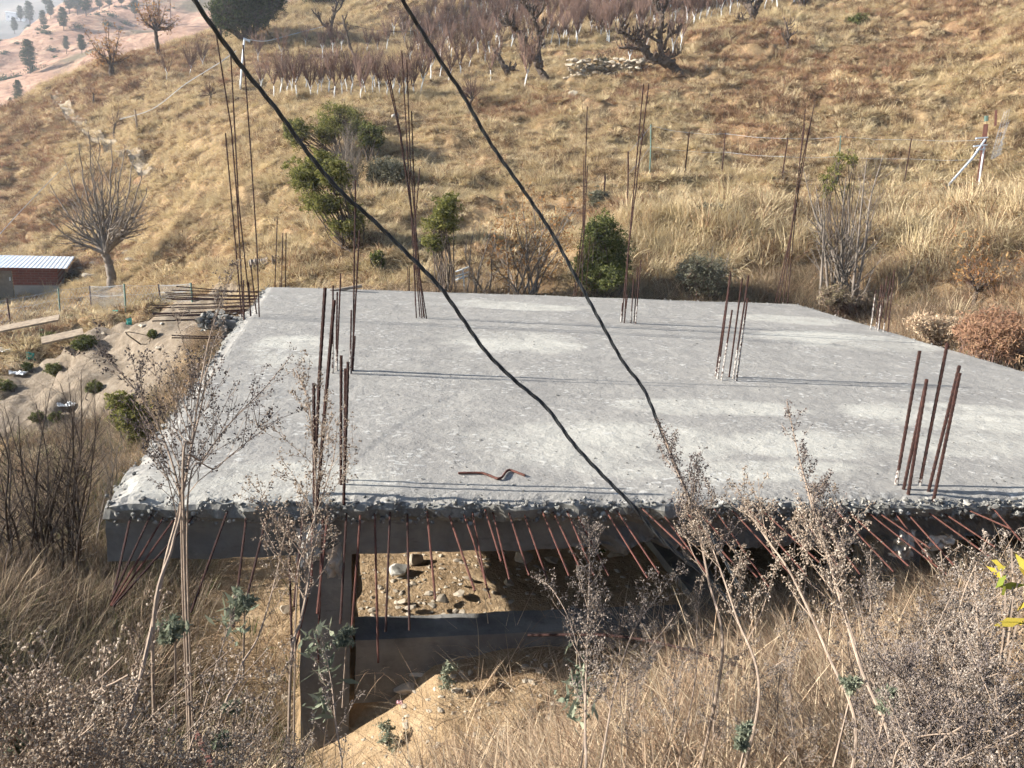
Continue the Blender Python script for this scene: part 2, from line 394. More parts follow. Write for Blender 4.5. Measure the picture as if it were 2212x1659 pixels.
def build_ground():
    ang = np.radians(np.concatenate([np.linspace(-180, -52, 60)[:-1], np.linspace(-52, 62, 760), np.linspace(62, 180, 60)[1:]]))
    rad = np.concatenate([[0.02], np.geomspace(.4, 165, 620)])
    A, Rr = np.meshgrid(ang, rad)
    x = Rr*np.sin(A); y = Rr*np.cos(A)
    ym = y < -11; y = np.where(ym, -11 + (y+11)*.3, y)
    x = np.clip(x, -98, 98); y = np.clip(y, -60, 156)
    z = ground_z(x, y)
    n, m = x.shape; idx = np.arange(n*m).reshape(n, m)
    q = np.stack([idx[:-1, :-1], idx[1:, :-1], idx[1:, 1:], idx[:-1, 1:]], -1).reshape(-1, 4)[:, ::-1]
    mb = MB(); mb.add(np.stack([x, y, z], -1).reshape(-1, 3), q)
    o = mb.build('ground', M_GROUND, smooth=True)
    for nm, fn in (('bare', bare_zone), ('sand', sand_zone)):
        at = o.data.attributes.new(nm, 'FLOAT', 'POINT'); at.data.foreach_set('value', fn(x, y).ravel().astype(np.float32))
    tag(o, kind='structure')
    return o
build_ground()
# ------------------------------------------------------------------ the unfinished building
bld = thing('unfinished_building', 'unfinished concrete building with a bare roof slab and rusty starter bars', 'building', (0, 0, 0))
SLAB = [(-1.335, 4.20), (8.10, 3.93), (8.04, 13.12), (-1.475, 12.67)]
def slab_xy(u, v):
    a, b, c, d = map(np.array, SLAB)
    u = u[..., None]; v = v[..., None]
    return (a*(1-u)+b*u)*(1-v) + (d*(1-u)+c*u)*v
def build_slab():
    nu, nv = 300, 290
    u, v = np.meshgrid(np.linspace(0, 1, nu), np.linspace(0, 1, nv))
    p = slab_xy(u, v); x, y = p[..., 0], p[..., 1]
    e = np.minimum.reduce([u*9.4, (1-u)*9.4, v*8.8, (1-v)*8.8])
    jag = 1-sstep(0, .12, e)
    x = x + jag*.05*fbm(x*7, y*7, 71, 3); y = y + jag*.06*fbm(x*7, y*7, 72, 3)
    z = .012*fbm(x*.7, y*.7, 73, 3) + .006*fbm(x*5, y*5, 74, 3) + .003*vnoise(x*19, y*19, 79)
    # the cold joint that runs over the near half
    jx, jy = at_z(765, 1000, 0)[:2]; kx, ky = at_z(1005, 845, 0)[:2]
    s = ((x-jx)*(kx-jx)+(y-jy)*(ky-jy))/((kx-jx)**2+(ky-jy)**2); d = ((x-jx)*(ky-jy)-(y-jy)*(kx-jx))/math.hypot(kx-jx, ky-jy) + .1*np.sin(s*3)
    z = z - .0035*sstep(-.03, .03, d)*(1-sstep(.1, 1.2, d))*sstep(-.15, 0, s)*(1-sstep(.75, 1.05, s))
    z = z - jag*(.02 + .05*np.abs(fbm(x*9, y*9, 75, 3)))
    # worn lip along the right half of the front edge
    lip = (1-sstep(0, .26, v*8.8+.2*fbm(x*2, y*2, 77, 3)))*sstep(.45, .6, u)
    z = z - lip*(.035+.05*fbm(x*6, y*6, 78, 3))
    mb = MB(); n = nu*nv; top = np.stack([x, y, z], -1).reshape(-1, 3)
    idx = np.arange(n).reshape(nv, nu)
    mb.add(top, np.stack([idx[:-1, :-1], idx[:-1, 1:], idx[1:, 1:], idx[1:, :-1]], -1).reshape(-1, 4))
    rim = np.concatenate([idx[0, :], idx[1:, -1], idx[-1, -2::-1], idx[-2:0:-1, 0]])
    r0 = top[rim]; c = np.array([3.3, 8.4, 0])
    rings = [r0]
    for zz, off in ((-.05, .02), (-.10, .01), (-.138, -.03)):
        q = r0.copy(); dr = (c-q); dr[:, 2] = 0; dr /= np.linalg.norm(dr, axis=1)[:, None]
        q[:, :2] -= dr[:, :2]*(off + .05*fbm(q[:, 0]*9+zz*40, q[:, 1]*9, 80, 3))[:, None]; q[:, 2] = zz; rings.append(q)
    k = len(rim); V = np.concatenate(rings); i = np.arange(3)[:, None]*k; j = np.arange(k)[None, :]; j2 = (j+1) % k
    mb.add(V, np.stack([i+j, i+k+j, i+k+j2, i+j2], -1).reshape(-1, 4), 1)
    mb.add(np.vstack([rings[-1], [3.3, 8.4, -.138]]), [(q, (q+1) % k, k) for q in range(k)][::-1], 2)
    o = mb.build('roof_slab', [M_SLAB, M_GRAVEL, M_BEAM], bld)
    # places where rain has worn the skin pale, measured on the photo
    pv = np.zeros(len(o.data.vertices)); X0, Y0 = top[:, 0], top[:, 1]; nz = .55*fbm(X0*1.1, Y0*1.6, 83, 4)
    for (px, py, rx, ry) in ((1120, 735, 1.1, .8), (1850, 735, 1.7, .7), (1700, 690, 1.2, .5), (2080, 900, 1.2, .55), (1300, 960, 1.2, .6), (1100, 660, 1.2, .5), (1900, 960, 1.6, .35), (1520, 880, 1.0, .3), (560, 1040, .9, .35), (1600, 1020, 1.2, .25), (2150, 960, .8, .4), (1250, 620, 1.5, .3), (640, 760, .5, .9)):
        c = at_z(px, py, 0); d = ((X0-c[0])/rx)**2 + ((Y0-c[1])/ry)**2 + nz
        pv[:n] = np.maximum(pv[:n], 1-sstep(.35, 1.5, d))
    at = o.data.attributes.new('pale', 'FLOAT', 'POINT'); at.data.foreach_set('value', pv.astype(np.float32))
    return o
build_slab()
def build_edge():
    mb = MB()
    def along(p0, p1, cnt, wid, ztop, zbot, smin, smax, u0=0, u1=1):
        p0, p1 = np.array(p0), np.array(p1)
        for _ in range(cnt):
            u = u0 + (u1-u0)*rng.random(); q = p0*(1-u)+p1*u
            n = np.array([p1[1]-p0[1], -(p1[0]-p0[0])]); n /= np.linalg.norm(n)
            q = q + n*(wid*(rng.random()-.62))
            s = smin + (smax-smin)*rng.random()**2.2
            rock(mb, (q[0], q[1], zbot + (ztop-zbot)*rng.random()), s, .75, ICO1, 0, .3)
    along(SLAB[0], SLAB[1], 3300, .09, -.005, -.135, .007, .026)
    along(SLAB[0], SLAB[1], 420, .10, -.02, -.13, .02, .045, .42, 1)
    along(SLAB[3], SLAB[0], 900, .06, 0, -.12, .008, .024)
    along(SLAB[1], SLAB[2], 300, .05, 0, -.12, .012, .03)
    along(SLAB[2], SLAB[3], 300, .05, 0, -.1, .012, .03)
    return mb.build('broken_edge', M_GRAVEL, bld)
build_edge()
def rough_box(name, x0, x1, y0, y1, z0, z1, amp, step=.06, mat=None, rough_x=None, parent=None):
    """a beam or column cast on site: a box of fine faces with uneven skin"""
    import bmesh
    bm = bmesh.new(); bmesh.ops.create_cube(bm, size=1)
    for ax, (a, b) in enumerate(((x0, x1), (y0, y1), (z0, z1))):
        nc = max(1, int((b-a)/step)); 
        for c in range(1, nc):
            co = Vector((0, 0, 0)); co[ax] = -.5 + c/nc; no = Vector((0, 0, 0)); no[ax] = 1
            bmesh.ops.bisect_plane(bm, geom=bm.verts[:]+bm.edges[:]+bm.faces[:], plane_co=co, plane_no=no)
    bm.verts.index_update()
    v = np.array([q.co[:] for q in bm.verts]); n = np.array([q.normal[:] for q in bm.verts]); f = [[w.index for w in p.verts] for p in bm.faces]; bm.free()
    v = v*np.array([x1-x0, y1-y0, z1-z0]) + np.array([(x0+x1)/2, (y0+y1)/2, (z0+z1)/2])
    a = amp*np.ones(len(v))
    if rough_x is not None: a = a + rough_x[2]*sstep(rough_x[0], rough_x[1], v[:, 0])
    q = v[:, 0]*1.0 + v[:, 1]*.7; w = v[:, 2] + v[:, 1]*.4
    v = v + n*(a*(fbm(q*9, w*9, 91, 4)))[:, None]
    mb = MB(); mb.add(v, [g for g in f if len(g) == 4])
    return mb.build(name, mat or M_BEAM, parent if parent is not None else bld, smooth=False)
rough_box('front_beam', -1.37, 8.0, 4.27, 4.52, -.395, -.141, .016, .03, rough_x=(1.2, 1.7, .075))
for yy in (7.1, 10.25): rough_box('cross_beam', -.25, 7.9, yy-.12, yy+.12, -.37, -.141, .01, .12)
for xx in (3.72, 7.75): rough_box('side_beam', xx-.12, xx+.12, 4.53, 12.6, -.38, -.141, .01, .12)
rough_box('side_beam', -.30, -.06, 4.53, 12.5, -.34, -.141, .01, .12)
for (cx, cy, zt) in ((-.18, 4.42, -.396), (3.72, 4.42, -.396), (7.75, 4.4, -.396), (-.16, 7.1, -.372), (3.74, 7.13, -.372), (7.75, 7.1, -.372), (-.2, 10.25, -.372), (3.75, 10.25, -.372), (7.8, 10.3, -.372)):
    rough_box('column', cx-.15, cx+.15, cy-.15, cy+.15, -2.7, zt, .008, .05)
rough_box('plinth_beam', .0, 7.6, 4.30, 4.56, -1.45, -1.0, .014, .05)
rough_box('plinth_beam', 2.42, 2.72, 4.57, 12.0, -1.5, -1.02, .014, .08)
rough_box('plinth_beam', -.32, -.04, 4.58, 12.0, -2.3, -1.04, .014, .08)
# leaning timber prop beside the cross wall
mb = MB(); a, b = at_y(1490, 1180, 5.3), at_y(1476, 1345, 5.2)
mb.tube([a, b], [.055, .06], 4); mb.build('prop_post', M_BEAM, bld)

def ribbed(pts, r, name, mats=None, mat_split=None):
    mb = MB(); pts = [np.asarray(p, float) for p in pts]
    if mat_split is not None and mat_split > 0:      # cement still sticking to the lower end
        a, b = pts[0], pts[1]; m = a + (b-a)*mat_split
        mb.tube([a, m], [r*1.25, r*1.1], 6, 1); pts = [m] + pts[1:]
    fine = []
    for a, b in zip(pts[:-1], pts[1:]):
        L = np.linalg.norm(b-a); c = max(2, min(60, int(L/.02)))
        fine += [a + (b-a)*t for t in np.linspace(0, 1, c, endpoint=False)]
    fine.append(pts[-1])
    rad = np.array([r*(1.10 if i % 2 else .93) for i in range(len(fine))])
    mb.tube(fine, rad, 6, 0)
    return mb.build(name, mats or [M_RUST, M_CEM], bld)
def starter(base, *ups, r=.0085, cem=0):
    """a starter bar from its foot on the slab up to its tip(s), standing in the plane y = const"""
    b = at_z(base[0], base[1], 0); pts = [b - np.array([0, 0, .03])]
    if ups[0][1] > base[1]-2: return
    for (px, py) in ups: pts.append(at_y(px, py, b[1]))
    if len(pts) > 2 or cem == 0: pts.insert(1, b + (pts[1]-b)*.02)
    return ribbed(pts, r, 'starter_bar', mat_split=cem)
S = starter
# near left column
S((678, 1066), (690.8, 800), (702.4, 621.4), r=.0105); S((685, 1088), (703, 870), (722, 648), r=.0105); S((679, 1082), (678, 828), r=.0095)
S((736.5, 1050), (737, 768), r=.0095); S((744, 1040), (746, 796), r=.0095); S((742.5, 1080), (752, 782), r=.0095)
# second row left
S((718.5, 806), (719.4, 617), cem=.36); S((725.4, 799), (728.6, 630.6), cem=.3); S((727, 800), (736, 590), cem=.2)
S((762, 800), (768, 388.6)); S((758.6, 806), (766, 690), (776.6, 498)); S((756, 808), (759, 670), cem=.45); S((761.5, 799), (767, 726), cem=.5)
# third row left, tall and bent together
S((899.5, 687), (888, 452), (863, 287), (831, 138)); S((911.6, 687), (891, 465), (866, 290), (836, 141)); S((907, 683.6), (883, 376), (868, 109)); S((915, 684), (887, 363), (878.6, 128.7))
S((921.7, 688), (900, 553), (889, 240), cem=.03); S((897, 660), (896, 490), (907, 363)); S((917, 686), (890, 470), (878.6, 316)); S((881.8, 628), (880.5, 576)); S((884.5, 628), (884, 576))
# far edge, middle
S((1256.5, 637), (1261, 480), (1268.6, 229.7)); S((1239.7, 638), (1258.8, 487), (1261.6, 337.5), cem=.05); S((1244, 639), (1262, 500), (1269, 357.7), cem=.05); S((1264.5, 637), (1275, 510), r=.006)
# third row right
S((1343, 695), (1390, 182)); S((1348.7, 697.7), (1358, 533), (1401.7, 180)); S((1341, 697), (1345, 654), cem=.6); S((1348.7, 693), (1355.6, 637), cem=.5); S((1363, 697.7), (1368.8, 602.6), cem=.3); S((1369.4, 697.7), (1378, 576.7), cem=.25); S((1372.9, 699.4), (1384.4, 562), cem=.3)
# far right corner
S((1675.5, 652), (1709.4, 499), (1723, 395), (1739.8, 234.8)); S((1701, 653), (1716, 485), (1729, 367), (1759, 227)); S((1683, 653), (1711, 490), (1738.4, 267), cem=.1); S((1692, 652), (1713, 480), (1754, 250), cem=.15)
# second row right
S((1545.5, 813.6), (1578.7, 587.4), cem=.12); S((1550, 818), (1577, 602), cem=.25); S((1558.6, 822), (1581.5, 669.7), cem=.55); S((1575, 814), (1603.6, 601.3)); S((1584, 817), (1617.4, 594), cem=.3); S((1590.5, 822.6), (1615, 644), cem=.75)
# right edge
S((1880.8, 712), (1892, 627), cem=.9); S((1892, 712), (1904, 614), cem=.2); S((1898, 715), (1916.5, 598)); S((1896.5, 716), (1908, 616), cem=.6); S((1908.6, 717), (1924, 603), cem=.2); S((1917.7, 718), (1932, 583.7))
# near right column
for a, b, c in (((1936, 1046), (1986.7, 758), .14), ((1952, 1056), (1998, 839), 0), ((1962.5, 1064.4), (2001.9, 819), 0), ((1986.7, 1048), (2046.7, 741), .08), ((2006, 1060), (2072.7, 789.5), 0), ((2018, 1074), (2073.3, 805.9), 0)):
    S(a, b, r=.0105, cem=c)
# left corner
S((526, 685), (512, 430), (500, 280), (465, 62)); S((542, 681), (515, 433), (510, 333), (498, 110)); S((560, 684.7), (555, 533), (542, 333), (525, 97)); S((522, 680), (508, 520), (487, 287)); S((527, 687), (526, 605)); S((541, 681), (537, 609.5)); S((554, 678), (541.7, 572))
S((594, 617), (599, 472)); S((608, 616), (611, 503)); S((616.4, 618), (618, 503)); S((605, 617), (605.5, 601), r=.006)

def out_bar(name, start, ends, y0, dy, z0=-.07, r=.006, mats=None):
    a = at_y(start[0], start[1], y0)
    pts = [a + np.array([0, .10, .0]), a]
    for i, (px, py) in enumerate(ends): pts.append(at_y(px, py, y0 - dy*(i+1)/len(ends)))
    return ribbed(pts, r, name, mats)
FRONT = [((323.7, 1116), (240, 1296.8)), ((350.5, 1122), (239, 1308)), ((379.5, 1117), (242, 1309)), ((415, 1119), (244.5, 1310)), ((281, 1122), (245.6, 1283)), ((490, 1108), (412, 1323.5)),
 ((532, 1118), (504, 1355)), ((577, 1111), (527, 1317)), ((622.8, 1118), (630.6, 1399)), ((655, 1112), (635, 1310)), ((708, 1112), (685, 1326)), ((698, 1118), (692, 1252), (686.7, 1432.7)), ((676, 1116), (673, 1252.7), (630, 1434)),
 ((748.5, 1112), (735.5, 1347.8)), ((779, 1105), (757, 1400)), ((809.6, 1113), (817, 1432.6)), ((842.7, 1105), (833, 1364.5)), ((880, 1114), (884.6, 1361.6)), ((923, 1108), (940.4, 1294.7)), ((970, 1113), (1025.7, 1276)),
 ((1001, 1108), (1023.5, 1171.5), (1059, 1292)), ((1021, 1110), (1050, 1263)), ((1049, 1105), (1082.6, 1212.8)), ((1066, 1112), (1100.5, 1251.8)), ((1099, 1106), (1142.9, 1243)), ((1132, 1110), (1182, 1251.8)), ((1172, 1106), (1229, 1244)), ((1197, 1110), (1250.6, 1222.7)),
 ((1225.6, 1106), (1284, 1244)), ((1247, 1112), (1315.6, 1244)), ((1310.6, 1106), (1399, 1249)), ((1335.6, 1108), (1424, 1239)), ((1387, 1098.8), (1481.8, 1187)), ((1430, 1108), (1528.6, 1240.5)), ((1476, 1099), (1592, 1226)), ((1508.5, 1104), (1635.8, 1247)), ((1544, 1101), (1661.5, 1268.5)),
 ((1585.5, 1106), (1715, 1248)), ((1618, 1101), (1743, 1244)), ((1648, 1104), (1770, 1215)), ((1726, 1108), (1819, 1235)), ((1749, 1096.8), (1858, 1240.7)), ((1803.8, 1100.7), (1930, 1235)), ((1835, 1108), (1963, 1223)), ((1873.8, 1106), (2047, 1242.6)), ((1897, 1107), (2010, 1185)), ((1932, 1106.5), (2014, 1213.5)),
 ((1959, 1108), (2060.5, 1221)), ((2006, 1107), (2142, 1205.7)), ((2041, 1110), (2150, 1182)), ((2094, 1103), (2185, 1143)), ((2148, 1101), (2204, 1167))]
for k, (a, *b) in enumerate(FRONT):
    w = at_z(a[0], a[1], -.08)
    yy = 4.2 - .27*(w[0]+1.3)/9.4 - .02
    out_bar('front_bar', a, b, yy, .42 + .1*rng.random(), r=.0062 if a[0] < 1000 else .0052, mats=[M_RUST2 if a[0] > 900 or rng.random() < .3 else M_RUST, M_CEM])
SIDE = [((574, 622.5), 381, 618.6, 12.4), ((572, 626.5), 371, 627, 12.25), ((570, 632), 357, 632.5, 12.1), ((566, 637), 362, 636.5, 12.0), ((562, 641), 358, 645, 11.85), ((559, 645), 371, 647, 11.7), ((556, 650), 329, 660, 11.55),
 ((552, 655), 332, 665, 11.4), ((548, 660), 386, 668, 11.2), ((543, 664), 329, 677, 11.05), ((540, 668), 330, 679.5, 10.9), ((536, 673), 331, 683, 10.75), ((530, 680), 373, 683, 10.5), ((528, 690), 329, 693.5, 10.35), ((526, 692), 378, 690.5, 10.3), ((527, 726), 371, 724.5, 9.75), ((527, 728), 371, 729.5, 9.7), ((560, 640), 365, 641, 11.8)]
for (a, px, py, y0) in SIDE:
    s = at_y(a[0], a[1], y0); s[0] = max(s[0], -1.4); e = at_y(px, py, y0+rng.normal(0, .1))
    s[2] = -.07+rng.normal(0, .02) if y0 > 10 else s[2]
    ribbed([s + np.array([.15, 0, 0]), (s+e)/2+np.array([0, 0, -.012]), e], .0085, 'side_bar')
# broken beam end at the left corner
mb = MB()
for _ in range(260):
    x = -2.0 + .72*rng.random(); y = 10.05+.5*rng.random(); rock(mb, (x, y, -.05-.36*rng.random()*(1 if x > -1.7 else .5)), .03+.07*rng.random()**2, .7, ICO1, 0, .3)
mb.build('broken_beam_end', M_GRAVEL, bld)
rough_box('corner_column', -1.72, -1.42, 10.1, 10.4, -2.2, -.12, .02, .05)

# ------------------------------------------------------------------ cables
def spline(pts, k=12):
    pts = np.asarray(pts, float); out = []
    q = np.vstack([2*pts[0]-pts[1], pts, 2*pts[-1]-pts[-2]])
    for i in range(1, len(q)-2):
        for t in np.linspace(0, 1, k, endpoint=False):
            out.append(.5*((2*q[i]) + (q[i+1]-q[i-1])*t + (2*q[i-1]-5*q[i]+4*q[i+1]-q[i+2])*t*t + (-q[i-1]+3*q[i]-3*q[i+1]+q[i+2])*t**3))
    out.append(pts[-1]); return np.array(out)
def cable(name, label, px, d0, d1, r):
    n = len(px); pts = [at_d(a, b, d0 + (d1-d0)*i/(n-1)) for i, (a, b) in enumerate(px)]
    c = spline(pts, 26); t = np.gradient(c, axis=0); t /= np.linalg.norm(t, axis=1)[:, None]
    s = np.concatenate([[0], np.cumsum(np.linalg.norm(np.diff(c, axis=0), axis=1))])
    a = np.cross(t, [0, 1, .2]); a /= np.linalg.norm(a, axis=1)[:, None]; b = np.cross(t, a)
    mb = MB()
    for k in range(3):                     # three insulated cores twisted together
        w = s*26 + k*2.094
        mb.tube(c + .55*r*(np.cos(w)[:, None]*a + np.sin(w)[:, None]*b), .52*r, 8)
    return tag(mb.build(name, M_CABLE, smooth=True), label, 'cable')
cable('power_cable', 'black twisted cable sagging to the front edge of the slab, left one of two', [(330, -150), (420, 0), (497, 110), (533, 158), (600, 240), (665, 330), (737, 415), (800, 470), (880, 548), (950, 620), (1000, 690), (1050, 760), (1110, 820), (1180, 880), (1240, 960), (1310, 1035), (1369, 1094), (1391, 1121), (1418, 1152), (1452, 1184), (1485, 1213), (1514, 1235), (1545, 1266), (1600, 1330)], 3.0, 3.75, .0088)
cable('power_cable', 'black twisted cable hanging across the middle of the slab, right one of two', [(790, -150), (870, 0), (900, 50), (957, 140), (1000, 205), (1060, 310), (1130, 410), (1190, 500), (1245, 600), (1300, 700), (1345, 780), (1390, 840), (1420, 910), (1440, 960), (1465, 1020), (1490, 1075), (1520, 1130), (1560, 1200), (1610, 1290)], 3.3, 3.9, .0082)
# bent offcut lying on the slab
pts = [at_z(*q, .012) for q in ((990, 1022), (1036, 1021.5), (1052, 1025), (1072, 1033), (1079, 1033), (1085, 1030), (1093, 1019), (1099, 1015.5), (1105, 1016), (1134, 1027))]
mb = MB(); mb.tube(spline(pts, 6), .008, 6); tag(mb.build('bent_bar', M_RUST2, smooth=True), 'short rusty bar bent into a wave lying on the slab', 'steel bar')
# ------------------------------------------------------------------ grass (stuff)
def mat_grass(name, stops, trans=0.3, s1=0.25, s2=2.0, randw=0.45, tw=0.25):
    k = N(name); p = k.pos()
    a = k.noise(p, s1, 4, 0.6); b = k.noise(p, s2, 3, 0.6)
    f = k.math('ADD', k.math('MULTIPLY', a, 0.75), k.math('MULTIPLY', b, 0.45))
    f = k.math('ADD', k.math('SUBTRACT', f, 0.1), k.math('MULTIPLY', k.math('SUBTRACT', k.rand(), 0.5), randw))
    f = k.math('ADD', f, k.math('MULTIPLY', k.math('SUBTRACT', k.attr(), 0.5), tw))
    return k.leaf(k.ramp(f, stops), trans)
M_HILL = mat_grass('hill_grass', [(0.18, (0.12, 0.08, 0.05)), (0.31, (0.29, 0.18, 0.105)), (0.40, (0.50, 0.385, 0.235)), (0.54, (0.66, 0.545, 0.355)), (0.70, (0.53, 0.43, 0.245)), (0.88, (0.31, 0.235, 0.145))])
M_RUSSET = mat_grass('russet_grass', [(0.2, (0.12, 0.08, 0.055)), (0.42, (0.28, 0.155, 0.10)), (0.6, (0.38, 0.25, 0.15)), (0.8, (0.48, 0.37, 0.22))])
M_STRAW = mat_grass('straw', [(0.2, (0.20, 0.13, 0.085)), (0.40, (0.48, 0.35, 0.235)), (0.56, (0.74, 0.60, 0.41)), (0.8, (0.42, 0.28, 0.18))], 0.3, 1.2, 9, 0.0, 0.6)
M_WEEDG = mat_grass('grey_weeds', [(0.2, (0.10, 0.075, 0.055)), (0.45, (0.22, 0.165, 0.12)), (0.6, (0.31, 0.245, 0.17)), (0.8, (0.17, 0.155, 0.08))], 0.2, 0.9, 6, 0.0, 0.6)
M_OLIVE = mat_grass('green_ground_plants', [(0.2, (0.05, 0.06, 0.025)), (0.5, (0.10, 0.12, 0.045)), (0.8, (0.17, 0.16, 0.07))], 0.25, 0.9, 6, 0.0, 0.6)

def blade(mb, p, az, lean, L, w, curl, tone, seg=3):
    d = np.array([math.cos(az), math.sin(az), 0]); s = np.array([-d[1], d[0], 0])
    pts = []; q = np.array(p, float); a = lean
    for i in range(seg+1):
        pts.append(q.copy()); q = q + L/seg*(d*math.sin(a) + np.array([0, 0, math.cos(a)])); a += curl/seg
    V = []
    for i, c in enumerate(pts[:-1]):
        ww = w*(1-.75*i/seg)/2; V += [c-s*ww, c+s*ww]
    V.append(pts[-1]); n = len(V)
    Fq = [(2*i, 2*i+1, 2*i+3, 2*i+2) for i in range(seg-1)]
    mb.add(V, Fq, 0, tone); 
    mb.add([V[-3], V[-2], V[-1]], [(0, 1, 2)], 0, tone)
def proto(name, mat, fn):
    mb = MB(); fn(mb); return mb.build(name, mat, link=False)
def tuft(nb, rad, L, w, lean=(.2, 1.1), curl=(.3, 1.3), comb=None):
    def fn(mb):
        for _ in range(nb):
            r = rad*math.sqrt(rng.random()); t = rng.random()*6.28
            az = t + rng.normal(0, .5) if comb is None else comb + rng.normal(0, .8)
            blade(mb, (r*math.cos(t), r*math.sin(t), -.03), az, rng.uniform(*lean), L*rng.uniform(.55, 1.15), w*rng.uniform(.6, 1.3), rng.uniform(*curl), rng.random())
    return fn
def scatter(name, protos, pts, rots, scl, idx, real=False):
    """one object: a cloud of points, each carrying one of the tufts (real geometry, instanced)"""
    me = bpy.data.meshes.new(name); n = len(pts)
    me.vertices.add(n); me.vertices.foreach_set('co', np.asarray(pts, np.float32).ravel())
    for nm, ty, val in (('rot', 'FLOAT_VECTOR', rots), ('scl', 'FLOAT', scl), ('idx', 'INT', idx)):
        at = me.attributes.new(nm, ty, 'POINT')
        at.data.foreach_set('vector' if ty == 'FLOAT_VECTOR' else 'value', np.asarray(val, np.int32 if ty == 'INT' else np.float32).ravel())
    o = bpy.data.objects.new(name, me); COL.objects.link(o)
    g = bpy.data.node_groups.new(name + '_scatter', 'GeometryNodeTree')
    g.interface.new_socket('Geometry', in_out='INPUT', socket_type='NodeSocketGeometry'); g.interface.new_socket('Geometry', in_out='OUTPUT', socket_type='NodeSocketGeometry')
    gi, go = g.nodes.new('NodeGroupInput'), g.nodes.new('NodeGroupOutput')
    mp = g.nodes.new('GeometryNodeMeshToPoints'); g.links.new(gi.outputs[0], mp.inputs['Mesh'])
    inst = g.nodes.new('GeometryNodeInstanceOnPoints'); g.links.new(mp.outputs[0], inst.inputs['Points'])
    gt = g.nodes.new('GeometryNodeGeometryToInstance')
    for p in reversed(protos):
        oi = g.nodes.new('GeometryNodeObjectInfo'); oi.inputs['Object'].default_value = p
        g.links.new(oi.outputs['Geometry'], gt.inputs[0])
    g.links.new(gt.outputs[0], inst.inputs['Instance']); inst.inputs['Pick Instance'].default_value = True
    def na(nm, ty):
        x = g.nodes.new('GeometryNodeInputNamedAttribute'); x.data_type = ty; x.inputs['Name'].default_value = nm; return x.outputs['Attribute']
    g.links.new(na('idx', 'INT'), inst.inputs['Instance Index'])
    er = g.nodes.new('FunctionNodeEulerToRotation'); g.links.new(na('rot', 'FLOAT_VECTOR'), er.inputs[0]); g.links.new(er.outputs[0], inst.inputs['Rotation'])
    g.links.new(na('scl', 'FLOAT'), inst.inputs['Scale'])
    last = inst.outputs[0]
    if real:
        rl = g.nodes.new('GeometryNodeRealizeInstances'); g.links.new(last, rl.inputs[0]); last = rl.outputs[0]
    g.links.new(last, go.inputs[0])
    m = o.modifiers.new('scatter', 'NODES'); m.node_group = g
    for p in protos:
        if p.data.materials[0].name not in [q.name for q in me.materials]: me.materials.append(p.data.materials[0])
    return tag(o, kind='stuff')
def polar(n, r0, r1, a0, a1, pw):
    """random places on the ground, thinning out with distance"""
    u = rng.random(n); r = (r0**pw + u*(r1**pw - r0**pw))**(1/pw); a = np.radians(a0 + (a1-a0)*rng.random(n))
    return r*np.sin(a), r*np.cos(a), r
def slope_rot(x, y, amt, spin=None):
    e = .35; gx = (ground_z(x+e, y)-ground_z(x-e, y))/(2*e); gy = (ground_z(x, y+e)-ground_z(x, y-e))/(2*e)
    rx = np.arctan(gy)*amt; ry = -np.arctan(gx)*amt
    return rx, ry, gx, gy
def near_slab(x, y, m=.1):
    return (x > BX0-m) & (x < BX1+m+.1) & (y > BY0-m) & (y < BY1+m+.35)
# hillside tussocks
def hill_grass():
    pr = [proto('tuft', M_HILL, tuft(80, .20, .24, .016, (.4, 1.45), (.5, 1.5))) for _ in range(4)] + \
         [proto('tuft', M_HILL, tuft(70, .25, .32, .014, (.8, 1.5), (.3, 1.0), comb=-1.57)) for _ in range(3)] + \
         [proto('tuft', M_RUSSET, tuft(70, .22, .22, .016, (.3, 1.4), (.3, 1.3))) for _ in range(2)] + \
         [proto('tuft', M_HILL, tuft(60, .16, .50, .009, (.15, 1.1), (.9, 2.1))) for _ in range(2)]
    x, y, r = polar(185000, 9, 92, -50, 58, 1.2)
    keep = (hill(x, y) > .35) & ~near_slab(x, y, .25) & (sand_zone(x, y) < .5) & (rng.random(len(x)) < .25 + .75*hill(x, y))
    den = fbm(x*.35, y*.35, 101, 3) + .5*fbm(x*1.4, y*1.4, 103, 2)
    keep &= rng.random(len(x)) < .3 + .7*sstep(-.6, -.1, den)
    x, y, r = x[keep], y[keep], r[keep]; n = len(x)
    z = ground_z(x, y); rx, ry, gx, gy = slope_rot(x, y, .8)
    comb = rng.random(n)
    idx = np.where(comb < .5, rng.integers(0, 4, n), np.where(comb < .93, rng.integers(4, 7, n), rng.integers(9, 11, n)))
    rus = fbm(x*.16, y*.16, 107, 4) > .22 - .16*sstep(-5, -15, x)
    idx = np.where(rus & (rng.random(n) < .7), rng.integers(7, 9, n), idx)
    tall = (np.abs(y-15.2) < 2.2) & (x > 5)               # the rank grass behind the slab
    idx = np.where(tall & (rng.random(n) < .8), rng.integers(9, 11, n), idx)
    rz = np.where((idx >= 4) & (idx < 7), np.arctan2(-gy, -gx) + 1.57 + rng.normal(0, .6, n), rng.random(n)*6.28)
    sc = (.6+.7*rng.random(n))*(.75 + .009*r)*np.where(tall, 1.5, 1)*(1+.5*np.clip(fbm(x*.8, y*.8, 109, 2), -.5, .6))
    scatter('dry_grass', pr, np.stack([x, y, z-.02], 1), np.stack([rx, ry, rz], 1), sc, idx)
hill_grass()
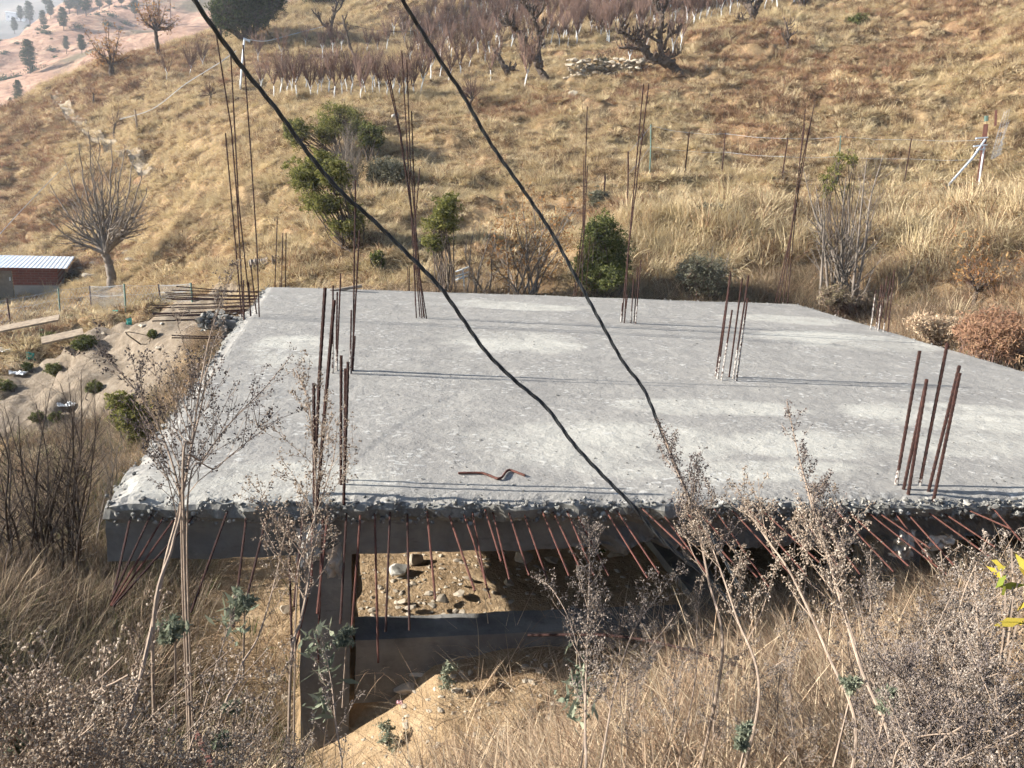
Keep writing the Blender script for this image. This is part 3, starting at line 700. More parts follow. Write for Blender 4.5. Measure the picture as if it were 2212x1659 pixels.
# ------------------------------------------------------------------ far hills, mountain
def far_sheet(name, pts, xr, yr, nx, ny, mat, amp, fs):
    c = np.array([at_y(*p) if p[3:] == () else p[:3] for p in pts], float)
    s = 80.0; A = c[:, :2]/s; n = len(A); K = _tps(A, A) + np.eye(n)*.002; Pm = np.hstack([np.ones((n, 1)), A])
    w = np.linalg.solve(np.block([[K, Pm], [Pm.T, np.zeros((3, 3))]]), np.concatenate([c[:, 2], np.zeros(3)]))
    def fz(x, y):
        x = np.asarray(x, float); y = np.asarray(y, float)
        q = np.stack([x.ravel(), y.ravel()], 1)/s
        z = np.concatenate([_tps(q[i:i+20000], A)@w[:n] + w[n] + q[i:i+20000]@w[n+1:] for i in range(0, len(q), 20000)])
        return z.reshape(x.shape) + amp*fbm(x*fs, y*fs, 201, 5)
    x, y = np.meshgrid(np.linspace(*xr, nx), np.linspace(*yr, ny))
    z = fz(x, y); idx = np.arange(nx*ny).reshape(ny, nx)
    mb = MB(); mb.add(np.stack([x, y, z], -1).reshape(-1, 3), np.stack([idx[:-1, :-1], idx[:-1, 1:], idx[1:, 1:], idx[1:, :-1]], -1).reshape(-1, 4))
    tag(mb.build(name, mat, smooth=True), kind='structure')
    return fz
def mat_far():
    k = N('far_slope'); p = k.pos()
    a = k.noise(p, .035, 5, .6); b = k.noise(k.scale(p, (1, 1, 2.5)), .25, 6, .7)
    col = k.ramp(b, [(.3, (.13, .075, .055)), (.5, (.30, .185, .13)), (.7, (.42, .29, .20))])
    col = k.mix(k.math('MULTIPLY', k.step(a, .52, .66), .8), col, (.10, .095, .06))
    return k.bsdf(col, 1, 0, k.bump(b, 1, 1.2), 0.05)
M_FAR = mat_far()
far_z = far_sheet('far_hill', [(0, 235, 128), (60, 190, 132), (-80, 260, 120), (20, 150, 168), (100, 130, 165), (160, 120, 160), (0, 76, 222), (60, 72, 222), (-120, 100, 215), (120, 70, 205), (150, 62, 200), (200, 95, 185), (250, 60, 190), (320, 60, 200), (300, 8, 225), (290, 90, 175), (400, 40, 210), (430, 0, 230), (500, 40, 200), (180, 22, 245), (240, -20, 270), (100, 38, 245), (60, 52, 250), (450, -60, 300), (600, 0, 240), (0, 140, 250), (60, 110, 290), (-100, 160, 290), (150, 20, 300), (300, -40, 330), (500, -90, 380), (-200, 200, 380), (150, 120, 380)], (-260, 40), (100, 380), 170, 160, M_FAR, 5.0, .05)
M_MTN = flat_mat('mountain_slope', (.05, .055, .05), (.16, .135, .11), .03, 1, .3)
mtn_z = far_sheet('distant_mountain', [(-150, 75, 430), (0, 70, 430), (150, 75, 430), (300, 80, 430), (600, 110, 430), (0, -45, 560), (150, -60, 560), (-200, -45, 560), (400, -80, 560), (800, 0, 560), (0, 25, 490), (100, 20, 490), (300, 30, 490), (-150, 40, 490)], (-330, 100), (400, 580), 110, 60, M_MTN, 14, .012)
def far_hit(px, py, fz, t0, t1):
    t = np.linspace(t0, t1, 4000); q = CAM[None, :] + ray(px, py)[None, :]*t[:, None]
    u = q[:, 2] < fz(q[:, 0], q[:, 1]); i = int(np.argmax(u)) if u.any() else 2000
    return np.array([q[i][0], q[i][1], q[i][2]])
# houses of a far village in the valley haze
M_WHITE = flat_mat('whitewash', (.70, .70, .70), (.82, .82, .80), 1, .9, .1)
M_ROOFG = flat_mat('grey_roof', (.30, .32, .35), (.42, .44, .46), 1, .8, .1)
for (px, py, w, h, lab) in ((24, 44, 15, 15, 'tall white house in the hazy valley beyond the far hill, leftmost'), (42, 45, 16, 7, 'low white house in the hazy valley beside the pines')):
    q = far_hit(px, py, mtn_z, 400, 640); D = np.linalg.norm(q-CAM); k = D/F
    t = thing('far_house', lab, 'house', q, .2)
    mb = MB(); mb.box(-w*k/2, w*k/2, 0, 6, -4, h*k*.8); mb.build('wall', M_WHITE, t)
    mb = MB(); mb.add([(-w*k/2-.3, -.4, h*k*.8), (w*k/2+.3, -.4, h*k*.8), (w*k/2+.3, 6.4, h*k*.8), (-w*k/2-.3, 6.4, h*k*.8), (-w*k/2-.3, 3, h*k), (w*k/2+.3, 3, h*k)], [(0, 1, 5, 4), (3, 4, 5, 2)]); mb.build('roof', M_ROOFG, t)
    for i in range(2):
        mb = MB(); mb.box(-w*k*.3+i*w*k*.36, -w*k*.3+i*w*k*.36+.8, -.1, -.02, h*k*.25, h*k*.25+1.0); mb.build('window', M_ROOFG, t)

# ------------------------------------------------------------------ foliage helpers
def leaves(mb, c, size, tone=None, stretch=1.6, mat=0):
    """many small leaf faces at points c"""
    n = len(c)
    a = rng.normal(size=(n, 3)); a /= np.linalg.norm(a, axis=1)[:, None]
    b = np.cross(a, rng.normal(size=(n, 3))); b /= np.linalg.norm(b, axis=1)[:, None]
    s = size*(.6+.8*rng.random(n))[:, None]
    V = np.stack([c - a*s*stretch, c + b*s*.5, c + a*s*stretch, c - b*s*.5], 1).reshape(-1, 3)
    Fq = np.arange(n*4).reshape(n, 4)
    t = np.repeat(rng.random(n) if tone is None else tone, 4)
    mb.add(V, Fq, mat, t)
def limb(mb, p, d, L, r, lev, spec, tips, mat=0):
    """a limb with bends, side limbs and twigs; tips collects the ends"""
    k = spec['seg'][min(lev, len(spec['seg'])-1)]
    pts = [np.array(p, float)]; d = np.array(d, float); d /= np.linalg.norm(d)
    for i in range(k):
        d = d + rng.normal(0, spec['wob'], 3) + np.array([0, 0, spec['up'][min(lev, len(spec['up'])-1)]]); d /= np.linalg.norm(d)
        pts.append(pts[-1] + d*L/k)
    pts = np.array(pts)
    mb.tube(pts, np.linspace(r, r*spec['tap'], k+1), 6 if lev == 0 else (5 if lev == 1 else 3), mat, cap=lev == 0)
    if lev >= spec['lev']:
        tips.append(pts[-1]); tips.append(pts[len(pts)//2]); return
    nb = spec['n'][lev]
    for i in range(nb):
        f = spec['from'] + (1-spec['from'])*(i+rng.random())/nb
        j = min(int(f*k), k-1); q = pts[j] + (pts[j+1]-pts[j])*(f*k-j)
        t = pts[j+1]-pts[j]; t /= np.linalg.norm(t)
        o = np.cross(t, rng.normal(size=3)); o /= np.linalg.norm(o)
        nd = t*math.cos(spec['ang']) + o*math.sin(spec['ang'])
        limb(mb, q, nd, L*spec['len'][lev]*(.6+.6*rng.random())*(1.1-.5*f), r*(spec['tap']+(1-spec['tap'])*(1-f))*spec['rr'], lev+1, spec, tips, mat)
    tips.append(pts[-1])
M_BARK = flat_mat('dark_bark', (.035, .026, .02), (.12, .09, .07), 12, .95, .6)
M_BARKG = flat_mat('grey_bark', (.10, .085, .07), (.24, .20, .165), 10, .95, .5)
M_TWIG = flat_mat('brown_twigs', (.085, .05, .04), (.20, .125, .095), 6, .95, .1)
M_LIME = flat_mat('lime_wash', (.55, .57, .57), (.80, .82, .82), 9, .95, .3)
def mat_leaf(name, stops, trans=.35):
    k = N(name); p = k.pos()
    f = k.math('ADD', k.math('MULTIPLY', k.attr(), .6), k.math('MULTIPLY', k.noise(p, 2.2, 3), .5))
    return k.leaf(k.ramp(f, stops), trans)
M_PINE = mat_leaf('pine_needles', [(.2, (.012, .025, .016)), (.5, (.03, .055, .03)), (.85, (.07, .095, .045))], .15)
M_CEDAR = mat_leaf('dark_evergreen', [(.2, (.012, .02, .008)), (.5, (.03, .045, .016)), (.85, (.085, .10, .035))], .2)
M_LEAFY = mat_leaf('yellow_green_leaves', [(.2, (.05, .055, .018)), (.5, (.14, .145, .045)), (.85, (.30, .28, .10))], .4)
M_LEAFD = mat_leaf('glossy_green_leaves', [(.2, (.035, .042, .015)), (.5, (.085, .10, .033)), (.85, (.21, .21, .08))], .3)
M_LEAFG = mat_leaf('grey_green_leaves', [(.2, (.06, .06, .04)), (.5, (.13, .125, .085)), (.85, (.26, .25, .18))], .25)
M_AUTUMN = mat_leaf('autumn_leaves', [(.2, (.16, .075, .03)), (.5, (.30, .15, .06)), (.85, (.40, .26, .12))], .4)

# pines on the far hill
def make_pine(kind):
    t = thing('pine_tree', None, 'tree')
    mb = MB(); h = 1.0; mb.tube([(0, 0, -.05), (.01, 0, .4), (0, .01, .97)], [.022, .015, .004], 6); mb.build('trunk', M_BARK, t)
    mb = MB(); c = []
    lev = 26
    for i in range(lev):
        z = .22 + .76*i/lev; w = (.30*(1-(z-.2)/.85)**.75+.03) if kind == 0 else (.26*math.sin(min(1, (z-.15)/.4)*1.5)*(1-.75*(z-.22)/.78)+.05)
        for j in range(6 if kind == 0 else 7):
            a = rng.random()*6.28; wl = w*(.55+.65*rng.random()); m = 34
            rr = np.sqrt(rng.random(m))*wl; aa = a + rng.normal(0, .3, m)
            c.append(np.stack([rr*np.cos(aa), rr*np.sin(aa), z - rr*.12 + rng.normal(0, .012, m)], 1))
    leaves(mb, np.concatenate(c), .014, stretch=1.3); mb.build('crown', M_PINE, t)
    return t
_pines = [make_pine(0), make_pine(1), make_pine(1)]
PINES = [(65, 159, 88, 1, 'tall dark pine alone on the open far slope at left'), (42, 224, 174, 0, 'small conical pine at the foot of the far slope, left edge'), (24, 236, 211, 0, 'tiny thin pine just left of the small conical pine'), (45, 46, 14, 1, 'round pine beside the far white houses'), (65, 52, 5, 1, 'tall pine to the right of the far white houses'), (32, 72, 39, 1, 'spreading low pine below the far white houses'),
 (94, 61, 24, 1, 'middling pine on the crest between two taller ones'), (138, 66, 18, 1, 'broad dark pine in front of the far ridge wood'), (110, 40, 2, 2, 'pine at the top edge behind the crest path'), (144, 112, 79, 2, 'dim round pine halfway up the far slope'), (177, 116, 76, 2, 'dim pine directly behind the pruned bare tree'), (150, 30, -22, 1, 'leftmost pine of the far ridge wood'), (168, 32, -28, 2, 'second pine of the far ridge wood'), (186, 34, -24, 1, 'third pine of the far ridge wood'),
 (215, 22, -20, 2, 'pine of the far ridge wood above the pale spur'), (236, 18, -26, 1, 'dark pine at the right end of the far ridge wood'), (98, 16, -18, 1, 'pine at the top left edge of the far crest'), (262, 14, -22, 2, 'pine behind the pruned bare tree, at the top edge'), (292, 38, -6, 2, 'pine on the pale spur beside the rusty poles')]
_used = set()
for (px, py, top, kd, lab) in PINES:
    q = far_hit(px, py, far_z, 100, 380); D = np.dot(q-CAM, _fw); h = (py-top)/F*D
    src = _pines[kd]
    if kd not in _used:
        _used.add(kd); o = src; o.location = q; o.scale = (h, h, h); o.rotation_euler.z = rng.random()*6
        o['label'] = lab; o['group'] = 'pines on the far hill'
    else: copy_thing(src, q, rng.random()*6, h, lab, 'pines on the far hill')
# far scrub between the pines
def far_scrub():
    pr = [proto('scrub', M_PINE, lambda mb: leaves(mb, np.abs(rng.normal(0, .5, (260, 3)))*np.array([1, 1, .8])*np.sign(rng.normal(size=(260, 3)))*np.array([1, 1, 0]) + np.abs(rng.normal(0, .4, (260, 3)))*np.array([0, 0, 1]), .12)) for _ in range(3)]
    x = rng.uniform(-170, 20, 1500); y = rng.uniform(115, 290, 1500); k = fbm(x*.03, y*.03, 301, 4) > .12
    x, y = x[k], y[k]; z = far_z(x, y)
    scatter('far_scrub', pr, np.stack([x, y, z], 1), np.stack([x*0, x*0, rng.random(len(x))*6.28], 1), .35+.9*rng.random(len(x))**2, rng.integers(0, 3, len(x)))
far_scrub()
# ------------------------------------------------------------------ trees and shrubs on the hill
def mpp(q): return float(np.dot(q-CAM, _fw))/F
def bumpy(pts, r0, r1, mb, n=7, mat=0, knob=.25):
    c = spline(pts, 8); k = len(c)
    r = np.linspace(r0, r1, k)*(1+knob*np.array([vnoise(np.array([i*.45]), np.array([r0*97]), 5)[0]*2 for i in range(k)]))
    c = c + rng.normal(0, r0*.10, c.shape)
    mb.tube(c, r, n, mat); return c, r
def gnarled(px_base, label, branches, r0, name='pollarded_tree', stubs=26, twig=14):
    """an old cut back tree; branches are outlines measured on the photo, at the distance of the trunk"""
    q = hit(*px_base); m = mpp(q); t = thing(name, label, 'tree', q)
    mb = MB(); tw = MB(); loc = lambda p, o: at_y(p[0], p[1], q[1]+o) - q
    for bi, (br, ra, rb) in enumerate(branches):
        o = 0; pts = []
        for i, p in enumerate(br): pts.append(loc(p, (rng.normal(0, .18) if i else 0)))
        if bi == 0: pts[0] = pts[0] - np.array([0, 0, .25])
        c, r = bumpy(pts, ra*m*.68, rb*m*.72, mb)
        for _ in range(int(stubs*len(c)/30)):
            i = rng.integers(len(c)//5, len(c)); d = rnd_unit(); d[2] = abs(d[2])*.9+.15; L = rng.uniform(.10, .42)
            p1 = c[i] + d*L*.5 + rng.normal(0, .03, 3); p2 = p1 + (d*.6+np.array([0, 0, .5]))*L*.5
            mb.tube([c[i], p1, p2], [r[i]*.55, r[i]*.42, r[i]*.36+.012], 5)
            if rng.random() < .5:
                for _ in range(2):
                    e = p2 + (rnd_unit()*.4+np.array([0, 0, .9]))*rng.uniform(.15, .5); tw.tube([p2, (p2+e)/2+rng.normal(0, .02, 3), e], [.012, .009, .004], 3)
    mb.build('trunk', M_BARK, t, smooth=False)
    if tw.n: tw.build('twigs', M_TWIG, t)
    return t
def c3(x, y): return (987.5+x*.4323, y*.4323)
def c5(x, y): return (1591+x*.489, y*.489)
gnarled(c3(1125, 372), 'old black pollarded tree with long crooked limb reaching left, on the bank', [
 ([c3(1125, 375), c3(1075, 325), c3(1020, 308), c3(960, 288), c3(930, 232), c3(870, 195), c3(830, 165), c3(800, 158)], 17, 4),
 ([c3(1070, 330), c3(1025, 280), c3(1012, 200), c3(1022, 90), c3(1000, 10), c3(985, -50)], 11, 5), ([c3(945, 262), c3(890, 242), c3(808, 238)], 5, 3), ([c3(1016, 215), c3(968, 185), c3(945, 178), c3(940, 130)], 5, 3),
 ([c3(1035, 250), c3(1050, 190), c3(1085, 165), c3(1110, 155)], 5, 3), ([c3(1018, 75), c3(1045, 30), c3(1052, -30)], 5, 3), ([c3(1040, 290), c3(1090, 280), c3(1110, 262)], 4, 2.5), ([c3(830, 165), c3(825, 140), c3(815, 118)], 4, 3), ([c3(875, 197), c3(900, 175), c3(908, 150)], 4, 2.5)], 1, stubs=30)
gnarled(c3(460, 402), 'old black pollarded tree forked in two leaning limbs above the slope', [
 ([c3(465, 405), c3(415, 350), c3(385, 290), c3(345, 235), c3(310, 165), c3(262, 120), c3(238, 70)], 15, 4), ([c3(420, 340), c3(408, 260), c3(412, 190), c3(388, 110), c3(365, 60), c3(338, 22)], 9, 4),
 ([c3(410, 180), c3(432, 140), c3(445, 118)], 5, 3), ([c3(386, 100), c3(420, 55), c3(432, 30)], 5, 3), ([c3(270, 122), c3(235, 128), c3(222, 110)], 4, 3), ([c3(380, 300), c3(350, 270), c3(340, 262)], 3, 2)], 1)
gnarled(c3(268, 388), 'short charred looking stump with one leaning limb left of the forked pollard', [([c3(275, 392), c3(242, 345), c3(208, 290), c3(186, 250)], 11, 6), ([c3(250, 350), c3(275, 340), c3(285, 345)], 7, 5)], 1, 'tree_stump', 8)
gnarled((1627, 48), 'squat black pollard at the top edge above the dark grassy bank', [([(1628, 50), (1624, 22), (1610, 8), (1598, -5)], 13, 6), ([(1626, 30), (1640, 8), (1645, -15)], 9, 5), ([(1624, 25), (1618, 0), (1622, -25)], 7, 5), ([(1615, 42), (1603, 44), (1597, 40)], 4, 3)], 1)
gnarled((1733, 19), 'small black pollard at the top edge right of the squat one', [([(1734, 22), (1732, 6), (1724, -10)], 9, 5), ([(1733, 12), (1745, -2), (1750, -15)], 6, 4)], 1)
gnarled((1701, 106), 'dead knotted stump on the grassy hill below the squat pollard', [([(1701, 108), (1703, 85), (1700, 60), (1698, 48)], 4, 2), ([(1702, 92), (1692, 80)], 3, 2), ([(1703, 84), (1710, 72)], 3, 2)], 1, 'tree_stump', 20)
gnarled((763, 143), 'thin dark leaning dead tree in the orchard with a cut fork', [([(764, 145), (768, 130), (756, 100), (746, 60), (742, 42)], 6, 3), ([(744, 48), (738, 32)], 2.5, 1.5), ([(744, 46), (750, 30)], 2.5, 1.5)], 1, 'dead_tree', 4)
gnarled((712, 78), 'crooked dark bare tree with arching left limb on the upper terrace', [([(714, 80), (716, 55), (722, 30), (726, 8), (722, -20)], 6, 3), ([(716, 60), (700, 55), (688, 38), (676, 25)], 4, 2), ([(722, 30), (736, 15), (742, -5)], 3, 2)], 1, 'dead_tree', 26)

def fan_tree(px_base, fork, tips, label, r, spec, name='bare_tree', bark=None, group=None, leafmat=None, nleaf=0, lsize=.03):
    q = hit(*px_base); m = mpp(q); t = thing(name, label, 'tree', q, group=group)
    mb = MB(); tw = MB(); ends = []
    loc = lambda p, o=0: at_y(p[0], p[1], q[1]+o) - q
    f = loc(fork); c, rr = bumpy([np.array([0, 0, -.2]), f*.5 + rng.normal(0, .04, 3), f], r*m, r*m*.75, mb, 8, 0, .12)
    for p in tips:
        e = loc(p, rng.uniform(-1, 1)*abs(f[2]-loc(p)[2])*.45); v = e - f
        mid = f + v*.45 + np.array([0, 0, -.05*np.linalg.norm(v)]) + np.array([v[0]*.1, v[1]*.1, 0])
        cc = spline([f, f+(mid-f)*.55, mid, e], 6); cc += rng.normal(0, .012*np.linalg.norm(v), cc.shape)*np.linspace(0, 1, len(cc))[:, None]
        rl = np.linspace(r*m*.42, r*m*.07, len(cc)); mb.tube(cc, rl, 5, 0, cap=False)
        for i in range(4, len(cc)-1):
            for _ in range(spec['side']):
                d = cc[min(i+1, len(cc)-1)]-cc[i-1]; d /= np.linalg.norm(d); o = np.cross(d, rnd_unit()); o /= np.linalg.norm(o)
                limb(tw, cc[i], d*.75+o*.65, np.linalg.norm(v)*spec['sl']*(1.15-i/len(cc)*.6)*rng.uniform(.5, 1.1), rl[i]*.55, spec.get('l0', 1), spec, ends)
    mb.build('trunk', bark or M_BARK, t, smooth=True)
    if tw.n: tw.build('twigs', M_TWIG if bark is None else bark, t)
    if leafmat is not None:
        E = np.array(ends); E = np.repeat(E, nleaf, 0) + rng.normal(0, lsize*2.5, (len(E)*nleaf, 3))
        mb = MB(); leaves(mb, E, lsize); mb.build('leaves', leafmat, t)
    return t
SP = dict(seg=[6, 5, 4, 3], wob=.10, up=[.02, .05, .06, .06], tap=.25, lev=3, n=[0, 3, 3], ang=.55, **{'from': .25}, len=[.5, .55, .5], rr=.6, side=1, sl=.42)
fan_tree((240, 619), (228, 548), [(95, 470), (108, 400), (140, 350), (165, 310), (190, 285), (212, 295), (240, 300), (268, 322), (292, 345), (312, 368), (320, 405), (306, 440), (150, 430), (250, 360), (200, 350)], 'large leafless tree fanning out behind the brick shed', 10.5, SP, bark=M_BARKG)
SP2 = dict(SP, lev=2, side=1, sl=.35, n=[0, 2, 2])
fan_tree((242, 166), (240, 138), [(196, 112), (182, 65), (203, 90), (226, 60), (232, 42), (258, 62), (255, 90), (282, 118), (268, 128), (214, 118)], 'pruned leafless tree with pale cut limbs on the ridge terrace', 6, dict(SP2, side=1), leafmat=M_AUTUMN, nleaf=1, lsize=.06)
fan_tree((342, 121), (336, 66), [(300, 30), (290, 10), (318, 15), (330, -20), (312, -10), (352, 40), (372, 55), (385, 40), (360, 10), (345, -30)], 'tall leafless tree with reddish twigs on the knoll beside the rusty poles', 5, SP2, leafmat=M_AUTUMN, nleaf=1, lsize=.06)
fan_tree((201, 226), (202, 205), [(192, 180), (204, 178), (212, 196), (196, 192)], 'small dead sapling on the left hill above the footpath', 2.2, dict(SP2, side=0))
fan_tree((248, 300), (248, 272), [(230, 250), (240, 225), (262, 240), (258, 215), (272, 258)], 'thin bare sapling standing beside the footpath on the left hill', 2.4, SP2)
fan_tree((455, 226), (455, 205), [(430, 190), (440, 172), (452, 158), (462, 175), (470, 195), (424, 205), (446, 180)], 'grey dry shrub below the orchard terrace behind the tall left bars', 3, dict(SP2, side=2, sl=.4), 'dry_shrub')
fan_tree((1018, 240), (1020, 215), [(985, 170), (1000, 150), (1015, 145), (1030, 160), (1045, 175), (1008, 160), (1030, 150), (992, 190)], 'brown twiggy shrub under the right hand cable on the terrace edge', 3.5, dict(SP2, side=2, sl=.45), 'dry_shrub')
# stems behind the slab
def thicket(px_base, tips, label, r=2.2, leafmat=None, nleaf=1, lsize=.02, name='bare_thicket', bark=None, side=1, cat='shrub', y0=None, sl=.3):
    q = hit(*px_base) if y0 is None else at_y(px_base[0], px_base[1], y0)
    if y0 is not None: q[2] = gz(q[0], q[1])
    m = mpp(q); t = thing(name, label, cat, q); mb = MB(); ends = []
    for p in tips:
        b = np.array([rng.normal(0, .18), rng.normal(0, .18), -.1]); e = at_y(p[0], p[1], q[1]+rng.normal(0, .35)) - q
        L = np.linalg.norm(e-b); cc = spline([b, b+(e-b)*.35+np.array([0, 0, .06*L]), b+(e-b)*.7+rng.normal(0, .03*L, 3), e], 6)
        rl = np.linspace(r*m, r*m*.2, len(cc)); mb.tube(cc, rl, 5, 0, cap=False)
        for i in range(3, len(cc)):
            for _ in range(side):
                d = cc[i]-cc[i-1]; d /= np.linalg.norm(d); o = np.cross(d, rnd_unit()); o /= np.linalg.norm(o)
                limb(mb, cc[i], d*.8+o*.6, L*sl*rng.uniform(.4, 1.1)*(1.1-.6*i/len(cc)), rl[i]*.5, 2, SP, ends)
    mb.build('stems', bark or M_BARKG, t, smooth=True)
    if leafmat is not None:
        E = np.array(ends); E = np.repeat(E, nleaf, 0) + rng.normal(0, lsize*3, (len(E)*nleaf, 3)); mb = MB(); leaves(mb, E, lsize); mb.build('leaves', leafmat, t)
    return t
thicket((1140, 640), [(1068, 500), (1090, 470), (1110, 455), (1128, 440), (1150, 430), (1172, 445), (1190, 470), (1215, 500), (1225, 530), (1060, 560), (1098, 520), (1180, 520), (1225, 455), (1245, 440)], 'bare branching thicket behind the slab with a few orange leaves', 2.6, M_AUTUMN, 1, .022)
thicket((1040, 642), [(1010, 510), (1028, 480), (1050, 540), (1075, 515), (1088, 560), (1000, 560), (1062, 490)], 'sparse bare stems behind the slab just right of the aerial', 2.2)
thicket((975, 640), [(940, 545), (955, 520), (985, 540), (1000, 580), (925, 580), (915, 600)], 'low bare stems below the airy green shrub', 2)
thicket((1810, 668), [(1735, 365), (1762, 400), (1775, 450), (1800, 470), (1828, 380), (1832, 420), (1860, 400), (1872, 345), (1908, 335), (1850, 470), (1890, 450), (1745, 470), (1780, 420)], 'tall bare sapling clump behind the far right corner of the slab', 3.6, None, name='bare_sapling', bark=M_BARKG, cat='tree')
thicket((1835, 680), [(1920, 600), (1950, 570), (1965, 600), (1900, 560), (1880, 600), (1990, 560), (1930, 640), (1870, 570), (1960, 640)], 'pale leaning bare stems along the right edge of the slab', 2.4, None, bark=M_BARKG)
thicket((1520, 640), [(1500, 560), (1540, 530), (1560, 580), (1575, 545), (1490, 590)], 'thin grey stems in front of the dark round bush', 1.6)
fan_tree((2104, 668), (2110, 630), [(2070, 540), (2088, 555), (2090, 505), (2135, 560), (2175, 545), (2210, 530), (2190, 600), (2150, 590), (2125, 520), (2230, 575)], 'young forked sapling with orange leaves right of the slab', 5, dict(SP2, side=1), leafmat=M_AUTUMN, nleaf=1, lsize=.022)

def shrub(px_base, lobes, label, mat, nl, ls, name='green_shrub', stems=7, y0=None, group=None, bark=None, gap=.5, stretch=1.5, bm=None, sr=1.6):
    """stems and a crown of separate leaves; lobes = (px, py, rx, ry) on the photo"""
    nl, ls = nl*2.6, ls*.52
    q = hit(*px_base) if y0 is None else at_y(px_base[0], px_base[1], y0)
    if y0 is not None: q[2] = gz(q[0], q[1])
    m = mpp(q); t = thing(name, label, 'shrub', q, group=group); mb = MB(); C = []
    for li, (x, y, rx, ry) in enumerate(lobes):
        oy = rng.normal(0, rx*m*.5); c = at_y(x, y, q[1]+oy) - q
        k = int(nl*rx*ry/sum(a[2]*a[3] for a in lobes)/14)
        for _ in range(max(k, 4)):                   # twigs with a cluster of leaves each
            u = rnd_unit()*rng.random()**.42*(1.35 if rng.random() < .18 else 1); p = c + u*np.array([rx*m, rx*m, ry*m])
            if vnoise(np.array([p[0]*2.3/(rx*m)*.6+li*9]), np.array([p[2]*2.3/(ry*m)*.6+p[1]]), 77)[0] < -.5+gap*.55: continue
            C.append(p + rng.normal(0, 1, (18, 3))*np.array([1, 1, .8])*max(rx, ry)*m*rng.uniform(.07, .15))
            if rng.random() < .45:
                s = c + (p-c)*.2 - np.array([0, 0, ry*m*.5]); mb.tube([s, (s+p)/2+rng.normal(0, .04, 3), p], [sr*m*.5, sr*m*.35, sr*m*.18], 3, cap=False)
        for _ in range(stems):
            e = c + rng.normal(0, .35, 3)*np.array([rx*m, rx*m, ry*m]); b = np.array([rng.normal(0, .12), rng.normal(0, .12), -.15])
            mb.tube(spline([b, (b+e)/2+rng.normal(0, .12, 3), e], 4), np.linspace(sr*m, sr*m*.4, 9), 4, cap=False)
    mb.build('stems', bark or M_BARK, t)
    mb = MB(); leaves(mb, np.concatenate(C), ls, stretch=stretch); mb.build('leaves', mat, t)
    return t
shrub((742, 345), [(733, 258, 44, 30), (705, 285, 26, 22), (760, 275, 25, 30), (648, 290, 20, 30), (625, 280, 12, 20)], 'bright yellow green shrub on the slope, upper of the two behind the left cable', M_LEAFY, 8000, .045)
shrub((765, 525), [(660, 380, 42, 28), (700, 425, 48, 34), (745, 470, 42, 36), (760, 495, 30, 25), (640, 365, 25, 18), (690, 350, 30, 25), (720, 375, 32, 30)], 'large leafy shrub sprawling down the slope beneath the left cable', M_LEAFY, 9000, .042, gap=.62)
thicket((752, 420), [(715, 320), (725, 300), (738, 285), (750, 275), (762, 290), (775, 310), (780, 340), (712, 350), (745, 310), (760, 330), (730, 330), (770, 290), (757, 262)], 'grey leafless shrub between the two yellow green shrubs', 1.6, None, bark=M_BARKG, side=3, sl=.35)
shrub((795, 352), [(800, 288, 26, 20), (785, 300, 16, 15), (812, 305, 14, 16)], 'small dark evergreen tree with a forked trunk beside the grey shrub', M_LEAFD, 2600, .05, name='evergreen_tree', stems=4, sr=2.2)
shrub((845, 392), [(838, 368, 42, 22), (868, 378, 25, 16), (815, 385, 22, 14)], 'low dark grey green bush in the hollow below the small evergreen tree', M_LEAFG, 5000, .04, name='dark_bush', stems=2)
shrub((966, 640), [(955, 462, 32, 34), (948, 500, 38, 26), (975, 440, 22, 22), (940, 525, 24, 20)], 'airy green shrub behind the slab between the tall bars and the aerial', M_LEAFY, 3600, .034, stems=5, gap=.75)
shrub((1305, 640), [(1300, 500, 36, 34), (1310, 540, 46, 42), (1280, 540, 32, 36), (1325, 575, 34, 34), (1265, 570, 25, 30), (1300, 600, 50, 25)], 'dense glossy green bush behind the slab beside the tall right bars', M_LEAFD, 9500, .036, gap=.35)
shrub((1292, 450), [(1292, 430, 22, 20)], 'small grey green bush just above the glossy green bush', M_LEAFG, 1500, .04)
shrub((1520, 645), [(1522, 600, 50, 42), (1495, 585, 28, 28)], 'round tangled grey bush with a dark inside behind the slab', M_LEAFG, 6500, .022, name='round_bush', stems=22, gap=.3, bark=M_TWIG)
shrub((1815, 560), [(1810, 345, 20, 26), (1808, 385, 30, 34), (1845, 350, 14, 14), (1785, 400, 16, 24)], 'slender sapling with thin yellow leaves behind the far right corner', M_LEAFY, 1500, .032, name='yellow_sapling', stems=4, gap=.85, sr=1.8)
shrub((1540, 480), [(1560, 465, 36, 22), (1530, 455, 20, 16)], 'faded green shrub in the tall dry grass behind the slab', M_LEAFG, 1500, .05, gap=.8)
shrub((825, 580), [(815, 562, 13, 18)], 'small green bush on the slope left of the tall bent bars', M_LEAFD, 900, .04)
shrub((1852, 52), [(1850, 44, 22, 12)], 'dark green bush on the shaded bank at the top right', M_LEAFD, 900, .07)
shrub((536, 90), [(500, 20, 42, 40), (525, -10, 50, 45), (545, 25, 34, 30), (480, 40, 22, 22)], 'broad dark evergreen tree on the terrace above the orchard, left lobe', M_CEDAR, 9000, .10, name='evergreen_tree', stems=6, gap=.4, sr=3.5)
shrub((560, 70), [(575, 15, 34, 36), (590, 0, 24, 30)], 'narrower dark evergreen tree right behind the broad evergreen', M_CEDAR, 4200, .10, name='evergreen_tree', stems=5, gap=.4, sr=3)
shrub((700, 15), [(690, -8, 40, 18)], 'dark green tree cut by the top edge above the upper terrace', M_CEDAR, 1500, .10, name='evergreen_tree', stems=4)
shrub((1300, 165), [(1300, 140, 18, 24)], 'thin leafy sapling beside the dry stone wall on the slope', M_LEAFG, 500, .05, name='leafy_sapling', stems=4, gap=.8)
